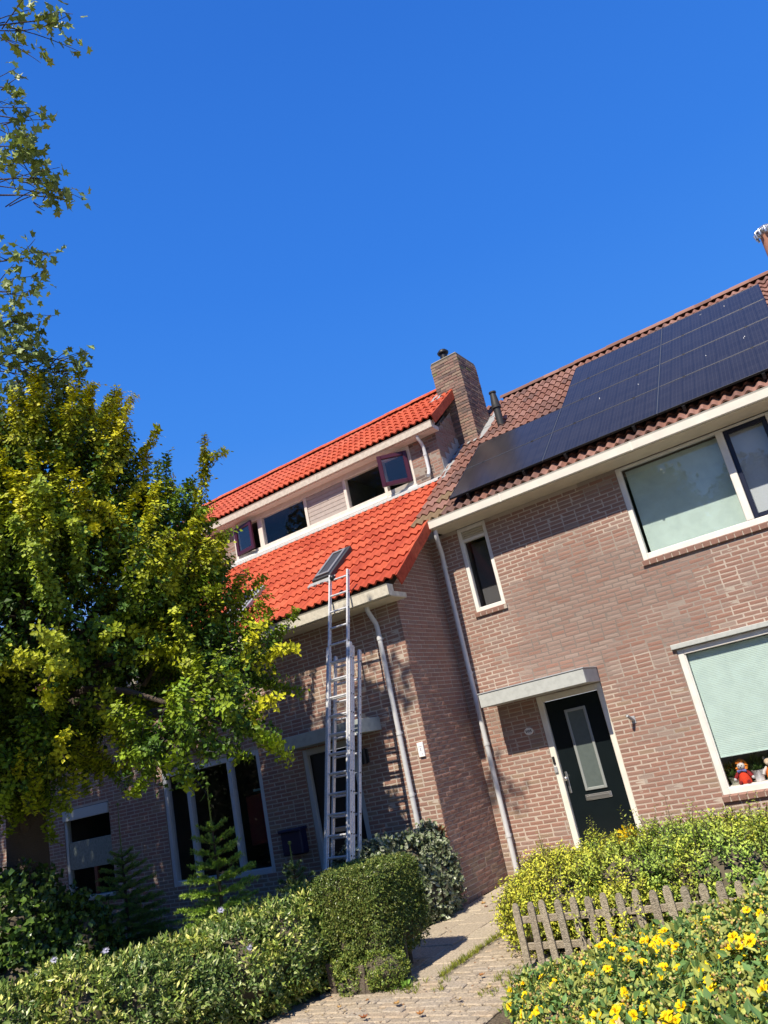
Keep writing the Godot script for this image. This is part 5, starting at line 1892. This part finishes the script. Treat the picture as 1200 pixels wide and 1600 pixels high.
func euonymus() -> void:
	var spots := [
		["golden variegated euonymus at the open end of the picket fence", [[Vector3(1.95, 0.30, 2.75), Vector3(0.42, 0.34, 0.5)], [Vector3(2.25, 0.34, 2.95), Vector3(0.5, 0.36, 0.55)], [Vector3(2.45, 0.33, 3.4), Vector3(0.5, 0.36, 0.5)], [Vector3(2.65, 0.36, 2.75), Vector3(0.45, 0.38, 0.55)], [Vector3(2.0, 0.26, 3.3), Vector3(0.36, 0.30, 0.4)], [Vector3(2.2, 0.24, 3.65), Vector3(0.32, 0.28, 0.3)], [Vector3(2.9, 0.28, 3.9), Vector3(0.24, 0.24, 0.26)], [Vector3(3.25, 0.3, 4.0), Vector3(0.22, 0.22, 0.22)]], 0.95],
		["taller green and cream euonymus under the ground floor window", [[Vector3(3.35, 0.36, 2.7), Vector3(0.62, 0.42, 0.7)], [Vector3(3.95, 0.38, 2.9), Vector3(0.65, 0.43, 0.7)], [Vector3(4.7, 0.38, 2.9), Vector3(0.7, 0.43, 0.7)], [Vector3(3.1, 0.38, 3.4), Vector3(0.6, 0.42, 0.5)], [Vector3(4.0, 0.38, 3.5), Vector3(0.7, 0.42, 0.5)], [Vector3(5.4, 0.4, 3.1), Vector3(0.7, 0.5, 0.8)]], 0.35]]
	for s in spots:
		var t := thing("euonymus_shrub", s[0], "shrub", Vector3.ZERO, 0.0, "euonymus shrubs behind the picket fence")
		var gold: float = s[2]
		for b in s[1]: lump_core(t, b[0], (b[1] as Vector3) * 0.74, M.twig)
		var ms := []
		for k in 4: ms.append(shoot_mesh(13, 0.13, 0.042, 0.024, Color(0.19, 0.27, 0.04), Color(0.58, 0.58, 0.09)))
		for k in 2: ms.append(leaf_cluster(12, 0.04, 0.042, 0.024, [Color(0.12, 0.19, 0.04), Color(0.34, 0.40, 0.07)], 0.5, Color(0.55, 0.54, 0.16)))
		hedge_leaves("foliage", t, s[1], ms, M.leaf, 330.0, 1.0, 0.7, func(p, _v, _k):
			var g := clampf(gold + noise.get_noise_3d(p.x * 3, p.y * 3, p.z * 3), 0, 1)
			return Color(0.68, 0.90, 1.0).lerp(Color(1.15, 1.1, 0.75), g) * rng.randf_range(0.75, 1.2), 0.3)
		# taller shoots that stand out above
		var tall := shoot_mesh(26, 0.42, 0.05, 0.026, Color(0.13, 0.17, 0.04), Color(0.26, 0.30, 0.06), 0.8)
		var n := 18 if gold > 0.5 else 24
		for k in n:
			var b: Array = s[1][k % (s[1] as Array).size()]
			var p: Vector3 = (b[0] as Vector3) + Vector3(rng.randf_range(-0.7, 0.7), 0.75, rng.randf_range(-0.6, 0.3)) * (b[1] as Vector3)
			put("shoot", tall, M.leaf, t, Transform3D(frame_y((Vector3.UP + rand_dir() * 0.15).normalized(), rng.randf() * TAU, Vector3.ONE * rng.randf_range(0.6, 1.0)), p))
	# a clump of bright yellow leaves between the two
	var y := thing("yellow_sprig", "bright yellow sprig between the two euonymus shrubs", "shrub", Vector3(2.95, 0.74, 2.75))
	var st := S()
	for i in 150:
		var v := (rand_dir() + Vector3.UP * 0.4).normalized()
		var c := Color(0.70, 0.50, 0.012) * rng.randf_range(0.8, 1.15)
		leaf(st, v * rng.randf_range(0.02, 0.11), v, rand_dir(), 0.05, 0.03, c, c)
	build("foliage", st, M.petal, y)
	st = S()
	tube(st, [Vector3(0, -0.8, 0), Vector3.ZERO], [0.012, 0.006], 6)
	build("stem", st, M.twig, y)

func hypericum() -> void:
	var t := thing("hypericum_bush", "sprawling bush of yellow cup flowers and blue green leaves before the fence", "flowering bush", Vector3.ZERO)
	var blobs := []
	for q in [[3.05, 5.0, 0.20], [3.5, 5.0, 0.34], [4.1, 5.0, 0.42], [4.75, 4.9, 0.60], [3.5, 5.8, 0.30], [3.95, 5.8, 0.44], [4.55, 5.8, 0.60], [5.2, 5.7, 0.80], [4.05, 6.6, 0.40], [4.45, 6.6, 0.56], [5.0, 6.6, 0.74], [4.5, 7.4, 0.56], [4.9, 7.4, 0.72], [5.35, 7.3, 0.85], [4.9, 8.1, 0.7], [5.3, 8.1, 0.88], [3.6, 4.55, 0.26], [4.15, 4.5, 0.40], [4.7, 4.45, 0.52], [5.2, 4.6, 0.58]]:
		blobs.append([Vector3(q[0], q[2] * 0.5, q[1]), Vector3(0.55, q[2] * 0.52, 0.6)])
	for b in blobs: lump_core(t, b[0], (b[1] as Vector3) * Vector3(0.7, 0.62, 0.7), M.twig)
	var ms := []
	for k in 4: ms.append(leaf_cluster(12, 0.07, 0.058, 0.03, [Color(0.11, 0.20, 0.06), Color(0.16, 0.25, 0.07), Color(0.08, 0.15, 0.045), Color(0.30, 0.33, 0.08)], 0.5))
	hedge_leaves("foliage", t, blobs, ms, M.leaf, 185.0, 1.0, 0.6, func(_p, _v, _k): return Color(1, 1, 1) * rng.randf_range(0.75, 1.3), 0.35)
	# buds and spent seed heads
	var bud := []
	for k in 3:
		var st := S()
		for i in 7:
			st.set_color([Color(0.55, 0.52, 0.06), Color(0.38, 0.42, 0.10), Color(0.50, 0.46, 0.10), Color(0.44, 0.28, 0.10)][rng.randi() % 4])
			ball(st, rand_dir() * 0.045, Vector3.ONE * rng.randf_range(0.007, 0.012), 5, 6)
		for i in 5:
			var d := rand_dir()
			leaf(st, rand_dir() * 0.04, d, rand_dir(), 0.022, 0.012, Color(0.55, 0.36, 0.16), Color(0.62, 0.5, 0.3))
		bud.append(done(st))
	hedge_leaves("buds", t, blobs, bud, M.leaf, 80.0, 0.85, 0.8, func(_p, _v, _k): return Color(1, 1, 1) * rng.randf_range(0.8, 1.2), 0.05)
	# open flowers: five broad petals and a boss of stamens
	var fl := []
	for k in 4:
		var st := S()
		var yel := Color(0.82, 0.60, 0.008)
		for i in 5:
			var a := TAU * i / 5 + rng.randf_range(-0.15, 0.15)
			var d := Vector3(cos(a), rng.randf_range(0.25, 0.7), sin(a)).normalized()
			var side := d.cross(Vector3.UP).normalized()
			var l := 0.036
			var up := side.cross(d)
			var base := Vector3.ZERO
			var a1 := d * l * 0.45 + side * l * 0.42 + up * 0.004
			var a2 := d * l * 0.45 - side * l * 0.42 + up * 0.004
			var b1 := d * l * 0.95 + side * l * 0.36 - up * 0.006
			var b2 := d * l * 0.95 - side * l * 0.36 - up * 0.004
			var md := d * l * 0.6 - up * 0.004
			st.set_color(yel * rng.randf_range(0.92, 1.05))
			for q in [[base, a1, md], [base, md, a2], [a1, b1, md], [md, b1, b2], [md, b2, a2]]: tri(st, q[0], q[1], q[2], -up)
		for i in 14:
			var d := (rand_dir() * 0.6 + Vector3.UP).normalized()
			leaf(st, Vector3.ZERO, d, rand_dir(), 0.02, 0.004, Color(0.75, 0.42, 0.01), Color(0.75, 0.5, 0.02))
		fl.append(done(st))
	var b: Array = blobs[0]
	var around := Vector3.UP
	var made := 0
	for k in 4000:
		if made >= 140: break
		if k % 3 == 0:
			b = blobs[rng.randi() % blobs.size()]
			around = (rand_dir() * Vector3(1, 0.5, 1) + Vector3(0.15, 0.75, 0.5)).normalized()
		var v := (around + rand_dir() * 0.35).normalized()
		var p: Vector3 = (b[0] as Vector3) + v * (b[1] as Vector3) * 1.06
		var q := in_frame(p)
		if q.x < -20 or q.x > 1220 or q.y > 1620: continue
		var sunk := false
		for o in blobs:
			if o != b and ((p - (o[0] as Vector3)) / (o[1] as Vector3)).length() < 0.98: sunk = true
		if sunk: continue
		made += 1
		put("flower", fl[k % 4], M.petal, t, Transform3D(frame_y((v + Vector3(0.2, 0.3, 0.6) + rand_dir() * 0.5).normalized(), rng.randf() * TAU, Vector3(rng.randf_range(0.7, 1.25), rng.randf_range(0.8, 1.7), rng.randf_range(0.7, 1.25))), p))
	# faded petals
	var pal := S()
	for i in 5:
		var a := TAU * i / 5
		var c := Color(0.62, 0.52, 0.30)
		leaf(pal, Vector3.ZERO, Vector3(cos(a), 0.3, sin(a)).normalized(), Vector3.UP, 0.035, 0.026, c, Color(0.68, 0.60, 0.42))
	var pm := done(pal)
	for k in 110:
		b = blobs[k % blobs.size()]
		var v := (rand_dir() * Vector3(1, 0.5, 1) + Vector3(0.15, 0.75, 0.5)).normalized()
		put("faded_flower", pm, M.petal, t, Transform3D(frame_y((v + rand_dir() * 0.5).normalized(), rng.randf() * TAU, Vector3.ONE * rng.randf_range(0.7, 1.1)), (b[0] as Vector3) + v * (b[1] as Vector3) * 1.04))

# a plain terrace and its hedge on the other side of the street, which the windows reflect
func opposite_side() -> void:
	var t := thing("opposite_terrace", "brown brick terrace across the street, seen only in window reflections", "house", Vector3(-6, 0, 33))
	var st := S()
	box(st, Vector3(-95, -0.1, 0), Vector3(26, 5.6, 8), 0.02)
	build("wall", st, mat(Color(0.17, 0.11, 0.085), 0.9, 0, brick_many.albedo_texture, 1.0), t)
	st = S()
	for p in [[-0.4, 5.5, 4.0, 9.2], [8.4, 5.5, 4.0, 9.2]]:
		quad(st, Vector3(-95.3, p[1], p[0]), Vector3(26.3, p[1], p[0]), Vector3(26.3, p[3], p[2]), Vector3(-95.3, p[3], p[2]), Vector3(0, 1, p[0] - p[2]))
	build("roof", st, M.brown[2], t)
	for i in 9:
		for k in 2:
			st = S()
			frame_bars(st, -1.1, 1.1, 0.0, 1.4, -0.05, 0.02, 0.08)
			var w := build("window", st, M.white, t)
			w.position = Vector3(-23.5 + i * 5.9, 0.9 + k * 2.8, 0)
			pane(w, -1.0, 1.0, 0.09, 1.31, -0.02, M.black)
	var sb := thing("added_dark_shrub", "unseen tall dark shrub added to darken the window reflections", "shrub", Vector3(-10.4, 0, 6.0))  # out of view; added to block bright ground and sky from window reflections
	var bl := [[Vector3(0, 1.6, -2.2), Vector3(0.8, 1.7, 1.5)], [Vector3(0, 1.7, 0), Vector3(0.9, 1.8, 1.6)], [Vector3(0.1, 1.5, 2.2), Vector3(0.9, 1.7, 1.6)], [Vector3(-0.2, 1.6, 4.2), Vector3(0.9, 1.7, 1.5)]]
	for q in bl: lump_core(sb, q[0], (q[1] as Vector3) * 0.8, M.twig)
	hedge_leaves("foliage", sb, bl, [leaf_cluster(16, 0.14, 0.10, 0.07, [Color(0.04, 0.07, 0.02), Color(0.06, 0.10, 0.025)], 0.3)], M.leaf, 30.0, 1.1, 0.2, func(_p, _v, _k): return Color(1, 1, 1) * rng.randf_range(0.7, 1.3), 0.3)
	var h := thing("street_hedge", "long dark hedge across the street before the opposite terrace", "hedge", Vector3(-6, 0, 29))
	st = S()
	box(st, Vector3(-26, -0.05, -0.35), Vector3(26, 1.45, 0.35), 0.1)
	build("twigs", st, M.twig, h)
	var xs := []
	var cs := []
	for i in 2600:
		xs.append(Transform3D(frame_y((Vector3(0, 0.3, -1) + rand_dir()).normalized(), rng.randf() * TAU), Vector3(rng.randf_range(-26, 26), rng.randf_range(0.0, 1.55), -0.4)))
		cs.append(Color(1, 1, 1) * rng.randf_range(0.7, 1.3))
	scatter("foliage", [leaf_cluster(14, 0.14, 0.11, 0.08, [Color(0.05, 0.09, 0.02), Color(0.08, 0.12, 0.03)], 0.3)], M.leaf, h, xs, cs)

# ---------- fence and paving ----------
func fence_and_path() -> void:
	var f := thing("picket_fence", "low weathered grey picket fence in front of the euonymus", "fence", Vector3.ZERO)
	var st := S()
	# one picket with a rounded head
	var prof := [Vector2(-0.033, 0), Vector2(0.033, 0), Vector2(0.033, 0.50), Vector2(0.027, 0.535), Vector2(0.014, 0.556), Vector2(-0.014, 0.556), Vector2(-0.027, 0.535), Vector2(-0.033, 0.50)]
	for s in [[0.011, Vector3.BACK], [-0.011, Vector3.FORWARD]]:
		for i in range(1, prof.size() - 1): tri(st, Vector3(prof[0].x, prof[0].y, s[0]), Vector3(prof[i].x, prof[i].y, s[0]), Vector3(prof[i + 1].x, prof[i + 1].y, s[0]), s[1])
	for i in prof.size():
		var a: Vector2 = prof[i]
		var b: Vector2 = prof[(i + 1) % prof.size()]
		quad(st, Vector3(a.x, a.y, -0.011), Vector3(b.x, b.y, -0.011), Vector3(b.x, b.y, 0.011), Vector3(a.x, a.y, 0.011), Vector3(b.y - a.y, a.x - b.x, 0))
	var picket := done(st)
	var woods := []
	for c in [Color(0.40, 0.35, 0.26), Color(0.36, 0.32, 0.245), Color(0.43, 0.375, 0.28), Color(0.34, 0.295, 0.225)]: woods.append(tinted(M.wood, c))
	for k in 26:
		var x := 2.225 + k * 0.143
		put("picket", picket, woods[(k * 7) % 4], f, Transform3D(Basis(Vector3.BACK, rng.randf_range(-0.03, 0.03)) * Basis(Vector3.RIGHT, rng.randf_range(-0.02, 0.02)) * Basis.from_scale(Vector3(rng.randf_range(0.93, 1.06), rng.randf_range(0.98, 1.03), 1)), Vector3(x, -0.01, 4.18 + rng.randf_range(-0.004, 0.004))))
	for y in [0.14, 0.36]:
		st = S()
		box(st, Vector3(2.2, y, 4.135), Vector3(5.85, y + 0.06, 4.163), 0.005)
		build("rail", st, M.wood, f)
	for x in [2.9, 4.3, 5.6]:
		st = S()
		box(st, Vector3(x, -0.2, 4.07), Vector3(x + 0.06, 0.5, 4.13), 0.006)
		build("post", st, M.wood, f)
	# old stakes under the clipped hedge
	var sf := thing("stake_edging", "row of rotten grey stakes below the clipped hedge", "edging", Vector3.ZERO)
	for q in [[0.34, 4.66, 0.27, 0.05], [0.46, 4.69, 0.10, -0.1], [0.60, 4.69, 0.14, 0.12], [0.70, 4.67, 0.24, -0.15], [0.76, 4.66, 0.12, 0.2], [0.66, 4.64, 0.22, -0.05]]:
		st = S()
		box(st, Vector3(-0.035, -0.1, -0.015), Vector3(0.035, q[2], 0.015), 0.006)
		put("stake", done(st), M.stake, sf, Transform3D(Basis(Vector3.BACK, q[3]), Vector3(q[0], 0, q[1])))
	# sand bed, slabs, pavers
	st = S()
	box(st, Vector3(0.0, -0.08, -0.02), Vector3(2.4, -0.012, 9.5))
	var bed := build("path_bed", st, M.sand, self)
	tag(bed, "sandy bed under the garden path", "", "", "structure")
	var path := Node3D.new()
	path.name = "slab_path"
	add_child(path)
	tag(path, "worn concrete slab path along the projecting house", "", "", "structure")
	for r in 10:
		for c in 3:
			var x0 := 0.06 + c * 0.425
			var z0 := 0.12 + r * 0.425 + (0.2 if c == 1 else 0.0)
			if z0 > 4.0: continue
			st = S()
			box(st, Vector3(-0.207, -0.06, -0.207), Vector3(0.207, 0.0, 0.207), 0.008)
			put("slab", done(st), M.slab[rng.randi() % 4], path, Transform3D(Basis(Vector3.RIGHT, rng.randf_range(-0.012, 0.012)) * Basis(Vector3.BACK, rng.randf_range(-0.012, 0.012)), Vector3(x0 + 0.207, 0.016 + rng.randf_range(-0.008, 0.008), z0 + 0.207)))
	var pv := Node3D.new()
	pv.name = "brick_paving"
	add_child(pv)
	tag(pv, "uneven brick paving between hedge and picket fence", "", "", "structure")
	st = S()
	box(st, Vector3(-0.1, -0.05, -0.05), Vector3(0.1, 0.0, 0.05), 0.009)
	var mesh := done(st)
	var z := 2.3
	var row := 0
	while z < 5.9:
		var x := 1.42 if z < 4.28 else 0.30
		x += 0.105 * (row % 2) - 0.105
		while x < 2.3:
			if not (z < 4.28 and x < 1.38):
				put("paver", mesh, M.paver[rng.randi() % 5], pv, Transform3D(Basis(Vector3.UP, rng.randf_range(-0.05, 0.05)) * Basis(Vector3.RIGHT, rng.randf_range(-0.05, 0.05)) * Basis(Vector3.BACK, rng.randf_range(-0.04, 0.04)), Vector3(x + 0.1, rng.randf_range(-0.004, 0.010), z)))
			x += 0.211
		z += 0.108
		row += 1

# ---------- litter, weeds ----------
func small_things() -> void:
	var st := S()
	for k in 5: leaf(st, Vector3.ZERO, Vector3(cos(k * 1.0 - 2.0) * 0.9, 0.25, sin(k * 1.0 - 2.0)).normalized(), Vector3.UP, 0.055 if k == 2 else 0.04, 0.025, Color(1, 1, 1), Color(0.8, 0.8, 0.8), 0.6, -0.125)
	var dry := done(st)
	var mats := []
	for c in [Color(0.36, 0.16, 0.05), Color(0.44, 0.27, 0.10), Color(0.28, 0.10, 0.04), Color(0.50, 0.38, 0.20)]: mats.append(leaf_mat(c, 0.3, 0.8))
	var spots := [[0.95, 4.95, "curled orange leaf on the paving below the little box bush"], [1.35, 5.05, "brown dry leaf in the middle of the brick paving"], [1.22, 5.35, "pale curled leaf nearest the viewer on the paving"], [0.45, 5.2, "dry leaf at the foot of the flowering hedge"], [1.85, 4.4, "small tan leaf on the paving near the fence end"], [0.35, 1.5, "red brown leaf by the side wall corner"], [0.6, 1.3, "rust coloured leaf on the slabs near the side wall"], [1.95, 5.0, "dry leaf under the yellow flowered bush"], [1.75, 5.3, "crumpled russet leaf on the sandy joint"], [0.75, 5.1, "flat brown leaf on the pavers by the stakes"], [0.5, 1.7, "orange leaf against the ivy at the wall"], [2.1, 4.75, "small brown leaf beside the first picket"]]
	for i in spots.size():
		var s: Array = spots[i]
		var o := put("fallen_leaf", dry, mats[i % 4], self, Transform3D(Basis(Vector3.UP, i * 1.7) * Basis.from_scale(Vector3.ONE * (0.7 + 0.2 * (i % 3))), Vector3(s[0], 0.03, s[1])))
		tag(o, s[2], "leaf", "fallen leaves on the path")
	var xs := []
	var cs := []
	for i in 260:
		var p := Vector3(rng.randf_range(0.1, 2.3), 0.022, rng.randf_range(0.3, 5.8))
		if p.x < 1.3 and p.z > 1.6 and p.z < 4.3 and rng.randf() < 0.8: continue
		xs.append(Transform3D(Basis(Vector3.UP, rng.randf() * TAU) * Basis.from_scale(Vector3.ONE * rng.randf_range(0.15, 0.45)), p))
		cs.append([Color(0.30, 0.15, 0.06), Color(0.40, 0.30, 0.16), Color(0.2, 0.13, 0.08)][i % 3])
	scatter("leaf_litter", [dry], leaf_mat(Color(1, 1, 1), 0.2, 0.9), self, xs, cs)
	get_node("leaf_litter").set_meta("label", "crumbs of dry leaf strewn over path and paving")
	# grass in the joint between slabs and pavers, and by the fence
	xs = []
	cs = []
	var blade := S()
	for i in 9:
		var d := (rand_dir() * 0.7 + Vector3.UP).normalized()
		var c := Color(0.13, 0.17, 0.04) * rng.randf_range(0.7, 1.3)
		leaf(blade, Vector3(rng.randf_range(-0.02, 0.02), 0, rng.randf_range(-0.02, 0.02)), d, rand_dir(), rng.randf_range(0.03, 0.07), 0.006, c, c, 0.1, 0.2)
	var tuft := done(blade)
	for i in 260:
		var f := rng.randf()
		var p := Vector3(1.335 + rng.randf_range(-0.03, 0.05), 0.0, 2.4 + f * 1.9)
		if i % 4 == 0: p = Vector3(2.12 + rng.randf_range(-0.1, 0.12), 0, rng.randf_range(3.6, 4.9))
		if i % 9 == 0: p = Vector3(1.3 + rng.randf_range(-0.3, 0.3), 0, 4.55 + rng.randf_range(-0.2, 0.2))
		xs.append(Transform3D(Basis(Vector3.UP, rng.randf() * TAU) * Basis.from_scale(Vector3.ONE * rng.randf_range(0.5, 1.2)), p))
		cs.append(Color(1, 1, 1).lerp(Color(2.0, 1.6, 0.6), rng.randf()))
	scatter("grass", [tuft], M.leaf, self, xs, cs)
	get_node("grass").set_meta("label", "weedy grass in the joint between slabs and brick paving")
	# a fresh rosette beside the hedge
	var w := thing("weed_rosette", "fresh light green weed at the hedge foot beside the paving", "weed", Vector3(1.12, 0.0, 4.58))
	st = S()
	for i in 40:
		var v := (rand_dir() + Vector3.UP * 0.6).normalized()
		var c := Color(0.16, 0.30, 0.05) * rng.randf_range(0.7, 1.2)
		leaf(st, v * rng.randf_range(0.01, 0.07) * Vector3(1, 0.5, 1), v, (Vector3.UP + rand_dir() * 0.5).normalized(), 0.055, 0.04, c, c)
	build("foliage", st, M.leaf, w)
